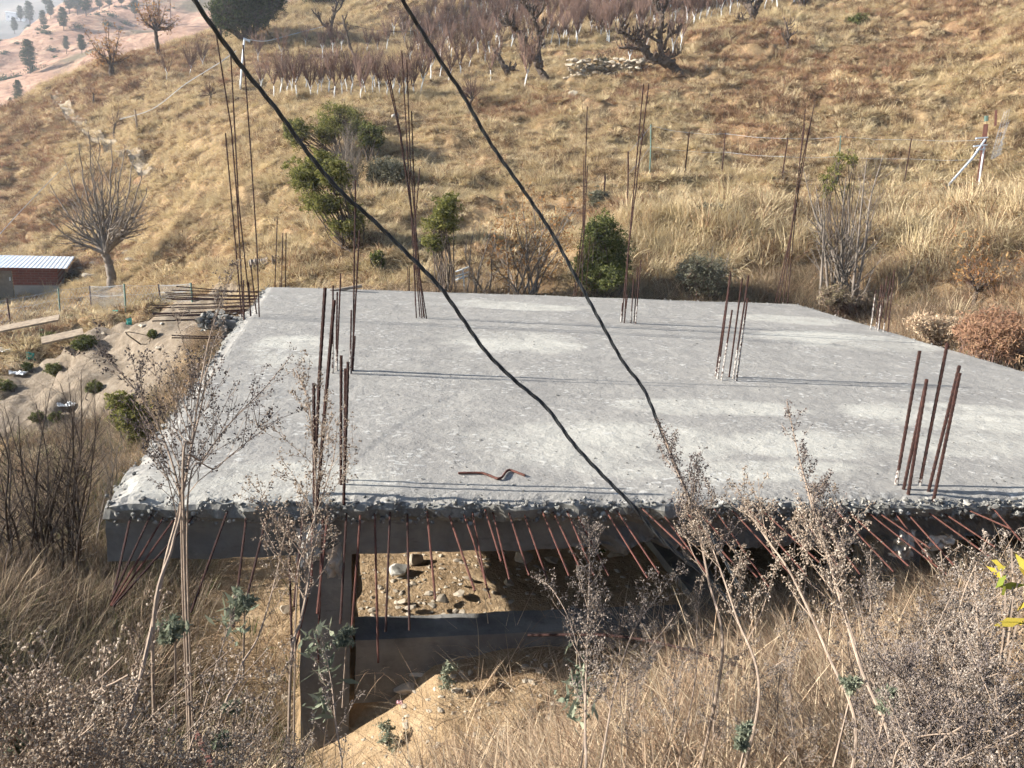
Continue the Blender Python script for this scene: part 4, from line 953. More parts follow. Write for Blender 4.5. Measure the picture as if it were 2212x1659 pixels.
# right of the slab: dense dry brown brush
for (b, lobes, lab, n) in (((2150, 800), [(2150, 720, 60, 50), (2200, 740, 50, 45), (2110, 710, 40, 34)], 'dense reddish brown brush along the right edge of the slab', 5200), ((2060, 740), [(2040, 710, 50, 26), (2000, 700, 40, 18)], 'straw coloured brush leaning over the right edge of the slab', 2600), ((1850, 680), [(1845, 650, 44, 26), (1800, 640, 30, 22)], 'low olive brush behind the far right corner of the slab', 2200)):
    shrub(b, lobes, lab, M_RUSSET if 'reddish' in lab else (M_STRAW if 'straw' in lab else M_WEEDG), n, .022, name='dry_brush', stems=26, y0=None, bark=M_TWIG, gap=.3, stretch=3)
# lower left slope
shrub((300, 960), [(282, 895, 38, 40), (262, 870, 26, 26), (300, 930, 24, 24)], 'leafy olive bush at the left edge of the slab', M_LEAFY, 3200, .026, stems=8)
thicket((108, 1215), [(10, 880), (40, 900), (77, 873), (108, 845), (130, 830), (160, 880), (60, 960), (20, 985), (175, 900), (135, 960)], 'bare reddish sapling clump on the lower left slope, in front', 3.2, None, name='bare_sapling', bark=M_BARK, cat='tree', side=2, sl=.28)
thicket((160, 1240), [(150, 830), (163, 850), (175, 800), (205, 860), (218, 900), (185, 930), (140, 900), (200, 960)], 'bare upright sapling clump beside the near left corner of the slab', 3.0, None, name='bare_sapling', bark=M_BARK, cat='tree', side=2, sl=.28)
thicket((20, 1215), [(5, 890), (20, 940), (-15, 900), (45, 990), (60, 1040), (-5, 1000)], 'bare leaning sapling clump at the left edge of the photo', 3.2, None, name='bare_sapling', bark=M_BARK, cat='tree', side=2, sl=.28)
thicket((225, 1180), [(235, 900), (215, 960), (250, 980), (262, 930), (240, 1020)], 'thin bare stems touching the left end of the front beam', 2.0, None, side=2)
GREENS = [((118, 800), 17, 'deep green weed clump in the middle of the litter slope'), ((172, 748), 15, 'green weed clump under the dark slanted board'), ((10, 838), 20, 'deep green weed clump cut by the left edge'), ((60, 795), 10, 'small green clump on the litter slope below the teal plastic'), ((190, 742), 18, 'sage green clump right of the slanted board'), ((130, 735), 12, 'small green clump between the two boards'), ((105, 730), 12, 'small green clump above the slanted board'), ((203, 840), 16, 'green clump uphill of the olive bush'), ((80, 905), 12, 'green clump beside the white sack'), ((150, 690), 8, 'tiny green tuft on the rubble crest'), ((120, 905), 13, 'green clump right of the white sack'), ((330, 725), 9, 'small green tuft at the edge of the sand pad')]
for (p, rr, lab) in GREENS: shrub((p[0], p[1]+6), [(p[0], p[1]-4, rr, rr*.75)], lab, M_LEAFD, 700, .028, name='green_weed', stems=3, gap=.3, group='green clumps on the litter slope')

# ------------------------------------------------------------------ orchard
def make_sapling(k):
    t = thing('orchard_sapling', None, 'tree'); a = MB(); b = MB()
    h = .30 + .22*rng.random(); lean = rng.normal(0, .05, 2); top = np.array([lean[0], lean[1], h])
    a.tube([(0, 0, -.12), top*.5+rng.normal(0, .02, 3), top], [.031, .027, .024], 6)
    nm = int(rng.integers(3, 6))
    for i in range(nm):
        an = i*6.28/nm + rng.normal(0, .4); d = np.array([math.cos(an)*.45, math.sin(an)*.45, 1]); L = .25 + .3*rng.random(); e = top + d*L*.7
        (a if rng.random() < .55 else b).tube([top, (top+e)/2+rng.normal(0, .015, 3), e], [.018, .015, .012], 5)
        for j in range(int(rng.integers(7, 12))):
            s = top + (e-top)*rng.uniform(.35, 1); an2 = an + rng.normal(0, .9); d2 = np.array([math.cos(an2)*.42, math.sin(an2)*.42, 1.0]); d2 /= np.linalg.norm(d2)
            L2 = rng.uniform(.6, 1.25); p = [s]
            for q in range(4): d2 = d2 + rng.normal(0, .07, 3) + np.array([0, 0, .06]); d2 /= np.linalg.norm(d2); p.append(p[-1]+d2*L2/4)
            b.tube(p, [.011, .010, .008, .006, .004], 3, cap=False)
            for _ in range(3):
                i2 = rng.integers(1, 4); d3 = d2 + rnd_unit()*.6; b.tube([p[i2], p[i2]+d3*rng.uniform(.12, .4)], [.006, .003], 3, cap=False)
    a.build('trunk', M_LIME, t); b.build('twigs', M_TWIG, t); return t
_sap = [make_sapling(k) for k in range(7)]; _sapu = set()
FRONT_ROW = [(360, 172), (408, 169), (438, 148), (560, 205), (592, 207), (604, 207), (620, 204), (630, 208), (641, 209), (670, 211), (687, 209), (695, 199), (709, 202), (722, 211), (738, 207), (756, 211), (751, 201), (779, 211), (792, 207), (805, 203), (820, 206), (836, 209), (848, 203), (862, 208), (876, 206), (893, 207), (908, 205), (640, 196), (660, 192), (780, 196), (810, 190), (850, 192)]
GR = [('saplings of the lower terrace', 'leafless sapling with a whitewashed trunk in the front rows of the lower terrace', FRONT_ROW)]
mid = [(558, 136), (609, 135), (697, 127), (720, 120), (738, 115), (790, 118), (815, 112), (835, 108), (660, 105), (930, 172), (950, 168), (968, 176), (995, 160), (1012, 150), (1048, 135), (1060, 172), (930, 140), (910, 150), (885, 140), (950, 130), (975, 120)]
GR.append(('saplings of the bank', 'leafless whitewashed sapling scattered on the bank behind the front rows', mid))
up = []
for y, x0, x1, st in ((112, 905, 1090, 26), (96, 880, 1240, 24), (82, 840, 1330, 23), (68, 860, 1420, 23), (56, 900, 1500, 22), (46, 930, 1560, 22), (36, 960, 1590, 22), (27, 1000, 1600, 22), (18, 1040, 1690, 23), (9, 1090, 1760, 25)):
    for x in np.arange(x0, x1, st): up.append((x+rng.normal(0, 7), y+rng.normal(0, 4)))
up += [(1174, 109), (1208, 105), (1245, 94), (1223, 82), (1297, 80), (1316, 86), (1359, 144), (1390, 128), (1452, 118), (1470, 108), (1485, 50), (1498, 45)]
GR.append(('saplings of the upper orchard', 'leafless whitewashed sapling among the dense rows of the upper orchard', up))
for (g, lab, L) in GR:
    for i, (px, py) in enumerate(L):
        q = hit(px, py); k = int(rng.integers(0, 7)); sc = rng.uniform(.85, 1.2)*(1.05 if py > 150 else 1.0)
        if k not in _sapu:
            _sapu.add(k); o = _sap[k]; o.location = q; o.rotation_euler.z = rng.random()*6; o.scale = (sc, sc, sc); o['label'] = lab; o['group'] = g
        else: copy_thing(_sap[k], q, rng.random()*6.28, sc, lab, g)
t = copy_thing(_sap[0], hit(1132, 192), 1.0, 1.3, 'many stemmed whitewashed sapling between the leaning stump and the forked pollard', None)
if 'group' in t: del t['group']
# ------------------------------------------------------------------ shed, fences, poles
def mat_brick():
    k = N('red_brick'); p = k.obj()
    b = k.n('ShaderNodeTexBrick'); b.inputs['Scale'].default_value = 1.0; b.inputs['Brick Width'].default_value = .23; b.inputs['Row Height'].default_value = .085; b.inputs['Mortar Size'].default_value = .008
    b.inputs['Color1'].default_value = (.20, .045, .03, 1); b.inputs['Color2'].default_value = (.12, .03, .022, 1); b.inputs['Mortar'].default_value = (.20, .15, .13, 1)
    m = k.n('ShaderNodeMapping'); k.l(p, m.inputs[0]); m.inputs['Rotation'].default_value = (R(-90), 0, 0); k.l(m.outputs[0], b.inputs[0])
    col = k.mix(.35, b.outputs[0], k.ramp(k.noise(p, 4, 5, .7), [(.3, (.08, .03, .025)), (.7, (.30, .10, .07))]))
    return k.bsdf(col, .95, 0, k.bump(b.outputs[1], .5, .01), .1)
M_BRICK = mat_brick(); M_TIN = flat_mat('galvanised_sheet', (.50, .56, .62), (.68, .73, .78), 1.5, .45, .1, .35, .5)
M_PLASTER = flat_mat('grey_plaster', (.22, .21, .195), (.36, .34, .31), 3); M_DOOR = flat_mat('weathered_door', (.13, .11, .09), (.24, .215, .18), 5)
M_WOOD = flat_mat('weathered_wood', (.16, .12, .085), (.34, .27, .19), 9, .95, .5); M_GREENP = flat_mat('green_post_paint', (.06, .10, .085), (.12, .18, .15), 9)
def build_shed():
    q = at_y(128, 636, 29.5); m = mpp(q)
    h = at_y(128, 578, 29.5)[2]-q[2]
    t = thing('brick_shed', 'small red brick shed with a pale sheet metal roof at the left edge', 'shed', (q[0], q[1], q[2]), R(14))
    W, D = 5.2, 2.6; base = .42*h
    mb = MB(); mb.box(-W, -2.0, 0, D, base*.8, h*.98); mb.box(-1.35, 0, 0, D, base*.8, h); mb.box(-2.0, -1.35, .02, D, h*.86, h*.98); mb.build('wall', M_BRICK, t)
    mb = MB(); mb.box(-W-.03, -2.02, -.03, D+.03, -1.6, base*.8); mb.box(-1.33, .03, -.03, D+.03, -1.6, base*.8); mb.build('plinth', M_PLASTER, t)
    mb = MB(); mb.box(-1.98, -1.37, .05, .09, -1.0, h*.86); d = mb.build('door', M_DOOR, t)
    mb = MB(); mb.box(-1.45, -1.41, -.03, .045, .5*h, .5*h+.12); mb.build('handle', M_TIN, d)
    # corrugated roof of two sheets, falling to the front
    for nm, x0, x1, dz in (('roof', -2.3, .34, 0.03), ('roof', -W-.6, -2.2, 0)):
        n = 90; x = np.linspace(x0, x1, n); c = .008*np.sin(x*2*math.pi/.13); V = []
        for yy, zz in ((-.45, h-.0), (D+.3, h+.04)):
            for dzz in (0, -.006): V.append(np.stack([x, x*0+yy, zz+c+dz+dzz], 1))
        mb = MB(); i = np.arange(n-1)
        for a, b in ((0, 2), (3, 1), (1, 0), (2, 3)): mb.add(np.concatenate([V[a], V[b]]), np.stack([i, i+1, n+i+1, n+i], 1))
        mb.build(nm, M_TIN, t)
build_shed()
def tube_obj(name, pts, r, mat, parent=None, n=6):
    mb = MB(); mb.tube(pts, r, n); return mb.build(name, mat, parent)
def fence(name, label, posts, mats, wires, mesh, r=.022, group=None):
    """posts = (foot px, head px); wires = heights as a share of the post; mesh = cell size or None"""
    B = []; 
    for (f, h) in posts:
        b = hit(*f); B.append((b, at_y(h[0], h[1], b[1])))
    t = thing(name, label, 'fence', B[0][0], group=group); o = B[0][0]
    for i, (b, h) in enumerate(B):
        p = tube_obj('post', [b-o-np.array([0, 0, .3]), (b+h)/2-o, h-o], r, mats[i % len(mats)], t, 4)
    mb = MB()
    for (b0, h0), (b1, h1) in zip(B[:-1], B[1:]):
        for w in wires:
            a, c = b0+(h0-b0)*w, b1+(h1-b1)*w; mb.tube([a-o, (a+c)/2-o-np.array([0, 0, .03]), c-o], .004, 3, cap=False)
        if mesh:
            L = np.linalg.norm(b1-b0); n = int(L/mesh); k = max(2, int(np.linalg.norm(h0-b0)*.9/mesh))
            for s in (1, -1):
                for i in range(-k, n+k):
                    u0, u1 = i/n, (i+s*k)/n
                    p = []
                    for f in np.linspace(0, 1, 9):
                        u = u0+(u1-u0)*f
                        if 0 <= u <= 1: p.append((b0+(b1-b0)*u)*(1-f*.92-.03)+(h0+(h1-h0)*u)*(f*.92+.03) - o)
                    if len(p) > 1: mb.tube(p, .0022, 3, cap=False)
    mb.build('wire_netting' if mesh else 'wire', M_TIN, t)
    return t
fence('netting_fence', 'sagging wire netting fence on thin rusty and green posts before the shed', [((-40, 712), (-46, 655)), ((23, 702), (15, 645)), ((130, 680), (126, 623)), ((198, 671), (193.5, 617)), ((272, 672), (268, 613)), ((348, 660), (342, 614)), ((416, 652), (412, 611))], [M_RUST, M_RUST, M_GREENP, M_RUST, M_GREENP, M_RUST, M_GREENP], (.96, .6), .14)
fence('wire_fence', 'row of thin leaning rusty fence posts across the dry grass hill', [((1357, 438), (1357, 327)), ((1405, 374), (1406, 268)), ((1479, 378), (1489, 284)), ((1559, 380), (1567, 286)), ((1688, 392), (1702, 297)), ((1810, 395), (1816, 292)), ((1953, 398), (1969, 299)), ((2110, 400), (2128, 300))], [M_RUST, M_GREENP, M_RUST, M_RUST], (.97, .55), None, .02)
tube_obj('fence_post', [hit(1304, 455)-np.array([0, 0, .2]), at_y(1307, 380, hit(1304, 455)[1])], .022, M_RUST); tag(bpy.data.objects['fence_post'], 'single grey fence post standing above the glossy green bush', 'post')
def corner_post():
    b = hit(2114, 403); m = mpp(b); t = thing('braced_post', 'rusty braced corner post with pale struts and torn netting at the right edge', 'fence post', b)
    L = lambda x, y, o=0: at_y(x, y, b[1]+o)-b
    tube_obj('post', [L(2112, 406)-np.array([0, 0, .25]), L(2122, 340), L(2130, 268)], .075, M_RUST2, t, 4)
    tube_obj('strut', [L(2048, 401, -.7), L(2100, 342, -.35), L(2128, 302, -.05)], .03, M_TIN, t); tube_obj('strut', [L(2114, 405, -.25), L(2121, 350, -.2), L(2127, 312, -.12)], .022, M_TIN, t)
    for y0, y1, x0, x1 in ((299, 297, 2108, 2134), (316, 313, 2103, 2132), (324, 322, 2110, 2128)): tube_obj('rail', [L(x0, y0, -.15), L(x1, y1, -.15)], .022, M_TIN, t)
    tube_obj('green_tie', [L(2130.5, 262), L(2131, 250)], .05, M_GREENP, t)
    mb = MB(); a0, a1 = L(2140, 345), L(2172, 240, 2.5); b0, b1 = L(2205, 315, 5), L(2215, 225, 6)
    for i in range(26):
        u = i/25; mb.tube([a0*(1-u)+b0*u, (a0+a1)/2*(1-u)+(b0+b1)/2*u+rng.normal(0, .05, 3), a1*(1-u)+b1*u+rng.normal(0, .06, 3)], .004, 3, cap=False)
        mb.tube([a0*(1-u)+a1*u, (a0+b0)/2*(1-u)+(a1+b1)/2*u+rng.normal(0, .06, 3), b0*(1-u)+b1*u], .004, 3, cap=False)
    mb.build('netting', M_TIN, t)
    tube_obj('post', [L(2150, 272, 2), L(2152, 237, 2)], .04, M_RUST2, t, 4)
corner_post()
def pole(name, lab, foot, head, r, mat, cat='pole', extra=None):
    b = hit(*foot); t = tube_obj(name, [b-np.array([0, 0, .3]), (b+at_y(head[0], head[1], b[1]))/2, at_y(head[0], head[1], b[1])], r, mat); return tag(t, lab, cat)
pole('rusty_pole', 'tall rusty pole on the ridge knoll, right one of the pair', (371, 92), (366, -30), .10, M_RUST2)
pole('rusty_pole', 'tall rusty pole behind the reddish bare tree, left one of the pair', (346, 100), (342, -30), .10, M_RUST2)
pole('dark_pole', 'dark pole left of the broad evergreen tree on the terrace', (478, 82), (472, -10), .08, M_RUST)
pole('wooden_stake', 'bleached wooden stake on the left hill beside the footpath', (297, 285), (291, 236), .05, M_WOOD, 'stake')
def pipe_post():
    b = hit(518, 189); t = thing('pipe_post', 'pale grey pipe post with a small cap at the front of the orchard', 'post', b); e = at_y(528, 84, b[1])-b
    tube_obj('pipe', [np.array([0, 0, -.3]), e*.5, e], .05, M_TIN, t, 8); tube_obj('cap', [e+np.array([-.05, 0, .01]), e+np.array([.28, 0, -.1])], .06, M_TIN, t, 8)
    return b+e
_pp = pipe_post()
def line(name, lab, pts, r, mat=None): return tag(tube_obj(name, spline(np.array(pts), 8), r, mat or M_TIN, None, 4), lab, 'wire')
q = hit(650, 60); line('thin_wire', 'thin pale wire hanging from the pipe post over the orchard bank', [_pp, at_y(570, 89, _pp[1]+4), at_y(610, 80, _pp[1]+9), at_y(655, 68, _pp[1]+14), at_y(700, 57, _pp[1]+18)], .02)
line('thin_wire', 'faint thin wire running up the left hill to the pruned tree', [at_y(0, 505, 34), at_y(60, 440, 38), at_y(160, 340, 44), at_y(258, 258, 50), at_y(290, 180, 54)], .014)
line('thin_wire', 'faint thin wire across the left hill below the orchard terrace', [at_y(258, 258, 44), at_y(330, 235, 44), at_y(400, 182, 45), at_y(470, 138, 46), at_y(510, 110, 47)], .014)
line('thin_wire', 'thin dark wire crossing the upper orchard near the top edge', [at_y(735, 50, 62), at_y(820, 66, 62), at_y(900, 66, 62), at_y(1000, 42, 62), at_y(1130, 10, 62)], .018, M_CABLE)
def aerial():
    b = hit(1004, 634); t = thing('television_aerial', 'small white television aerial standing behind the far edge of the slab', 'aerial', b); L = lambda x, y: at_y(x, y, b[1])-b
    tube_obj('mast', [L(1004, 640), L(1002, 605), L(999, 580)], .016, M_LIME, t)
    for (a, c) in (((984, 587), (1013, 577)), ((985, 597), (1014, 587)), ((984, 605), (1014, 594))): tube_obj('element', [L(*a), L(*c)], .016, M_LIME, t)
    tube_obj('boom', [L(999, 581), L(1000, 602)], .014, M_LIME, t)
aerial()
def log(lab, a, b, r):
    q = hit((a[0]+b[0])/2, max(a[1], b[1])+8); p = [at_y(a[0], a[1], q[1]), at_y((a[0]+b[0])/2, (a[1]+b[1])/2, q[1]), at_y(b[0], b[1], q[1])]
    c = spline(np.array(p), 8); mb = MB(); mb.tube(c, r*(1+.15*rng.normal(size=len(c))), 9); tag(mb.build('log', M_BARKG), lab, 'log')
log('pale grey log lying on the slope left of the far slab corner', (540, 573), (583, 566), .11); log('short grey log end behind the three thin bars at the far corner', (588, 563), (612, 561), .09)
# footpath on the left hill
def path():
    L = [(112, 205), (128, 222), (150, 248), (175, 275), (200, 295), (235, 318), (270, 340), (300, 360), (318, 385)]
    P3 = spline(np.array([hit(*p) for p in L]), 14); P3[:, 2] = ground_z(P3[:, 0], P3[:, 1])
    t = np.gradient(P3[:, :2], axis=0); t /= np.linalg.norm(t, axis=1)[:, None]; nrm = np.stack([-t[:, 1], t[:, 0]], 1)
    V = []
    for s in np.linspace(-.3, .3, 6):
        xy = P3[:, :2] + nrm*s + .12*fbm(P3[:, 0]*3+s, P3[:, 1]*3, 401, 2)[:, None]; V.append(np.stack([xy[:, 0], xy[:, 1], np.maximum(ground_z(xy[:, 0], xy[:, 1]), P3[:, 2]-.05)+.10+.03*rng.normal(size=len(xy))], 1))
    n = len(P3); i = np.arange(n-1); mb = MB()
    for k in range(5): mb.add(np.concatenate([V[k], V[k+1]]), np.stack([i, i+1, n+i+1, n+i], 1))
    tag(mb.build('path', M_PATH), kind='structure')
M_PATH = flat_mat('trodden_path', (.20, .155, .105), (.40, .33, .24), 3, .95, .5)
M_STONE = flat_mat('pale_stone', (.22, .18, .135), (.46, .40, .31), 5, .95, .5); M_STONEG = flat_mat('grey_stone', (.22, .21, .19), (.44, .42, .37), 6, .95, .5)
path()

# ------------------------------------------------------------------ stones
def stone(lab, p, wpx, flat, mat, z=None, cat='stone', name='stone', tilt=None, sub=ICO3, group=None, sink=.35):
    q = hit(*p) if z is None else at_z(p[0], p[1], z)
    s = wpx*mpp(q)/2*1.15; mb = MB(); rock(mb, (0, 0, 0), s, flat, sub, 0, .18, tilt=tilt)
    o = mb.build(name, mat, None); o.location = Vector([float(v) for v in q + np.array([0, 0, s*flat*sink])]); return tag(o, lab, cat, group)
ZG = -1.07
UNDER = [((858, 1232), 52, .55, M_STONEG, 'big grey broken stone on the earth under the slab, beside the tilted slab of stone'), ((898, 1212), 34, .75, M_STONE, 'pale stone slab tilted against the big grey stone'), ((957, 1296), 38, .22, M_STONE, 'flat pale stone with its right end pointing at the scorched patch'), ((990, 1282), 28, .25, M_STONE, 'flat stone just above and right of the pointed one'),
 ((932, 1308), 26, .2, M_STONE, 'thin flat stone left of the pointed pale one'), ((888, 1313), 26, .3, M_STONE, 'upright looking pale stone beside the middle hanging bar'), ((1013, 1252), 26, .5, M_STONE, 'broken stone at the right end of the scorched patch'), ((1052, 1274), 18, .3, M_STONE, 'small pale stone near the end of the long bent bar'), ((1098, 1258), 32, .45, M_STONE, 'wedge shaped stone on the shadow edge under the slab'),
 ((1104, 1301), 20, .3, M_STONE, 'lone small stone right of the rubble, near the shadow edge'), ((870, 1298), 24, .2, M_STONE, 'flat stone at the left of the rubble scatter'), ((858, 1313), 20, .25, M_STONE, 'small flat stone at the far left of the rubble scatter'), ((957, 1327), 14, .3, M_STONE, 'small stone in the lower middle of the rubble scatter'), ((998, 1321), 16, .25, M_STONE, 'oblong small stone in the lower right of the rubble scatter'),
 ((1124, 1206), 50, .3, M_STONE, 'large shaded stone slab right behind the front beam'), ((1192, 1210), 34, .35, M_STONE, 'shaded stone deep under the slab right of the large slab'), ((1330, 1200), 42, .4, M_STONE, 'shaded flat stone against the inner plinth beam'), ((995, 1262), 12, .4, M_STONEG, 'dark small stone inside the scorched patch')]
for (p, w_, fl, mt, lab) in UNDER: stone(lab, p, w_, fl, mt, ZG + .02, group='stones under the slab')
stone('pale squared stone block on the ground in front of the plinth beam', (872, 1492), 66, .42, M_STONE, tilt=(.05, -.05)); stone('brown rough stone right behind the pale squared block', (905, 1460), 46, .4, M_STONEG); stone('flat dark stone in the shade beside the concrete column', (838, 1465), 42, .25, M_STONEG); stone('small pale stone in front of the squared block', (875, 1528), 20, .4, M_STONE)
stone('pale smooth stone on the bank left of the column top', (618, 1318), 40, .5, M_STONE); stone('pale stone ledge left of the column, half covered by weeds', (598, 1470), 46, .3, M_STONE); stone('broad pale stone at the left foot of the column', (622, 1510), 44, .35, M_STONE)
for (p, w_, fl, lab) in (((197, 600), 70, .22, 'broad pale stone sheet sloping beside the big bare tree'), ((165, 608), 44, .3, 'grey flat rock between the shed and the big bare tree'), ((250, 578), 50, .15, 'thin pale rock ledge right behind the big bare tree'), ((290, 562), 40, .15, 'thin rock ledge farthest right above the bare tree'), ((275, 545), 34, .2, 'dark edged rock in the hollow up from the bare tree'), ((318, 527), 22, .25, 'white faced stone lying in the dark hollow'), ((205, 570), 38, .2, 'rock ledge just left of the bare tree trunk'), ((180, 582), 30, .2, 'small pale rock ledge above the flat grey rock'), ((224, 722), 12, .7, 'white stone at the foot of the sand heap'), ((350, 700), 9, .7, 'dark stone on the sand pad'), ((308, 705), 20, .35, 'white rubble pieces beside the green plastic strip'), ((345, 752), 30, .2, 'pale broken plaster strip near the slab edge'), ((852, 257), 26, .7, 'square dark boulder on the slope beside the tall bent bars'), ((1235, 205), 30, .4, 'pale stones at the foot of the dry stone wall')):
    stone(lab, p, w_, fl, M_STONE if 'dark' not in lab else M_STONEG, group='stones on the slopes')
# dry stone wall on the slope
def drywall():
    a, b = hit(1225, 172), hit(1385, 148); t = thing('stone_wall', 'low dry stone wall on the slope between the two big pollarded trees', 'wall', a); mb = MB()
    for i in range(150):
        u = rng.random(); q = a+(b-a)*u; q[2] = gz(q[0], q[1]); rock(mb, q-a+np.array([rng.normal(0, .1), rng.normal(0, .12), rng.random()*.75-.05]), .12+.14*rng.random(), .45, ICO1, 0, .2)
    mb.build('wall', M_STONE, t)
drywall()
# ------------------------------------------------------------------ litter
def cloth(name, lab, p, wpx, hpx, mat, cat, lift=.3, seed=0, y0=None, fold=.5):
    """a crumpled sheet: a thin closed skin with folds"""
    q = hit(*p) if y0 is None else at_y(p[0], p[1], y0); m = mpp(q); n = 22
    u, v = np.meshgrid(np.linspace(-1, 1, n), np.linspace(-1, 1, n)); w, h = wpx*m/2, hpx*m/2
    ed = 1+.35*fbm(u*1.5+seed, v*1.5, 500+seed, 2)
    f1 = fbm(u*2.2+seed*3, v*2.2, 510+seed, 4); f2 = fbm(u*2.2, v*2.2+seed*5, 530+seed, 4)
    x = u*w*ed + w*fold*f1*.5; y = f1*min(w, h)*fold*1.6 - (1 if lift > .8 else 0)*0; z = v*h*ed + h*fold*f2*.4
    if lift <= .8: y, z = v*h*1.3*ed, np.abs(f2)*h*fold*1.8 + .02
    V = np.stack([x, y, z], -1).reshape(-1, 3); idx = np.arange(n*n).reshape(n, n)
    Fq = np.stack([idx[:-1, :-1], idx[:-1, 1:], idx[1:, 1:], idx[1:, :-1]], -1).reshape(-1, 4)
    mb = MB(); mb.add(V, Fq); mb.add(V+np.array([0, .004, -.004]), Fq[:, ::-1]); o = mb.build(name, mat, None, smooth=True)
    o.location = Vector([float(a) for a in q]); return tag(o, lab, cat)
M_TEAL = flat_mat('teal_plastic', (.03, .30, .24), (.10, .50, .40), 5, .5, .2, 0, .4); M_YEL = flat_mat('yellow_plastic', (.55, .45, .04), (.75, .65, .12), 5, .5); M_WPL = flat_mat('white_plastic', (.55, .56, .56), (.80, .80, .78), 5, .6); M_PINK = flat_mat('pink_paper', (.55, .28, .30), (.75, .45, .45), 9, .8)
M_SACK = flat_mat('cement_sack_paper', (.30, .27, .23), (.50, .46, .40), 9, .9, .6)
cloth('plastic_bag', 'teal plastic sheet caught upright on the litter slope', (66, 778), 17, 34, M_TEAL, 'plastic', 1, 1); cloth('plastic_strip', 'teal and green plastic strip hanging on the sand heap edge', (279, 702), 12, 24, M_TEAL, 'plastic', 1, 2); cloth('plastic_strip', 'yellow plastic scrap above the teal strip on the sand heap', (280, 683), 8, 12, M_YEL, 'plastic', 1, 3)
cloth('plastic_bag', 'white sack lying at the left edge of the litter slope', (14, 762), 36, 16, M_WPL, 'sack', 0, 4, fold=.8); cloth('plastic_bag', 'white plastic bag on the crest of the rubble mound', (128, 700), 22, 10, M_WPL, 'plastic bag', 0, 5, fold=.8); cloth('plastic_bag', 'pale yellow plastic scrap on the rubble crest left of the white bag', (113, 694), 10, 8, M_YEL, 'plastic', 0, 6)
cloth('plastic_bag', 'small teal scrap on the rubble mound above the pale board', (73, 709), 12, 7, M_TEAL, 'plastic', 0, 7); cloth('plastic_bag', 'pale teal scrap right of the small teal scrap', (91, 715), 10, 6, M_TEAL, 'plastic', 0, 17); cloth('plastic_bag', 'white torn sheet bunched below the teal plastic sheet', (38, 810), 30, 16, M_WPL, 'plastic', 0, 8, fold=.8); cloth('sack', 'white sack slumped among green weeds on the lower litter slope', (147, 880), 34, 18, M_WPL, 'sack', 0, 9, fold=.8)
cloth('plastic_bag', 'teal scrap by the fence post on the sand heap', (249, 674), 10, 6, M_TEAL, 'plastic', 0, 10); cloth('paper', 'pink paper scrap on the ground beside the plinth beam', (828, 1437), 16, 8, M_PINK, 'paper', 0, 11); cloth('paper', 'pink paper scrap lying in front of the squared stone block', (862, 1524), 12, 12, M_PINK, 'paper', 0, 12)
cloth('plastic_bag', 'large white plastic sheet half hidden in weeds at the right edge', (2190, 1440), 60, 40, M_WPL, 'plastic', 0, 13, fold=.8)
def board(lab, p, w, d, tilt, rz, mat):
    q = hit(*p); t = MB(); t.box(-w/2, w/2, -d/2, d/2, 0, .04); o = t.build('board', mat, None); o.location = Vector([float(v) for v in q+np.array([0, 0, .22])]); o.rotation_euler = (R(tilt), R(-12), R(rz)); tag(o, lab, 'board')
board('weathered board propped over a dark gap on the litter slope', (138, 752), .75, .38, 8, 20, M_WOOD); board('flat pale board lying on the rubble mound', (62, 722), 1.3, .5, 4, 15, M_WOOD)
board('thin flat plank piece lying on the far edge of the slab', (748, 628), .5, .09, 0, 3, M_BARKG)
bpy.data.objects['board.002'].location = Vector([float(v) for v in at_z(748, 626, .02)])
# torn cement sacks and the rag wedged under the slab beside the column
S1 = cloth('cement_sack', 'torn grey cement sack wedged on top of the near left column', (672, 1178), 62, 80, M_SACK, 'sack', 1, 14, 4.12, .7); S2 = cloth('rag', 'grey rag hanging down the right side of the column head', (722, 1215), 34, 76, M_SACK, 'rag', 1, 15, 4.14, .8)
cloth('cement_sack', 'torn pale sack hanging from the beam at the right', (1955, 1178), 46, 56, M_SACK, 'sack', 1, 16, 4.0, .8); cloth('cement_sack', 'curved stiff sheet of sack stuck behind the right hand bars', (2032, 1172), 60, 32, M_SACK, 'sack', 1, 18, 4.0, .6)
cloth('leaf', 'bright green leaf in the shade under the slab', (1300, 1196), 14, 10, M_LEAFD, 'leaf', 0, 19, 5.0)
# steel offcuts lying in the foreground weeds
def laid(name, lab, pts, r, mat, cat='steel bar'): return tag(tube_obj(name, spline(np.array(pts), 10), r, mat, None, 7), lab, cat)
laid('long_bar', 'long rusty ribbed bar lying bent through the foreground grass', [at_y(1140, 1372, 3.95), at_y(1300, 1372, 3.75), at_y(1400, 1384, 3.6), at_y(1500, 1408, 3.4), at_y(1600, 1440, 3.2), at_y(1700, 1468, 3.05), at_y(1802, 1496, 2.9)], .0085, M_RUST)
laid('red_stick', 'flat red painted strip half buried in the lower left weeds', [at_d(425, 1585, 3.2), at_d(445, 1625, 3.1), at_d(462, 1665, 3.0)], .012, M_RUST2, 'strip')
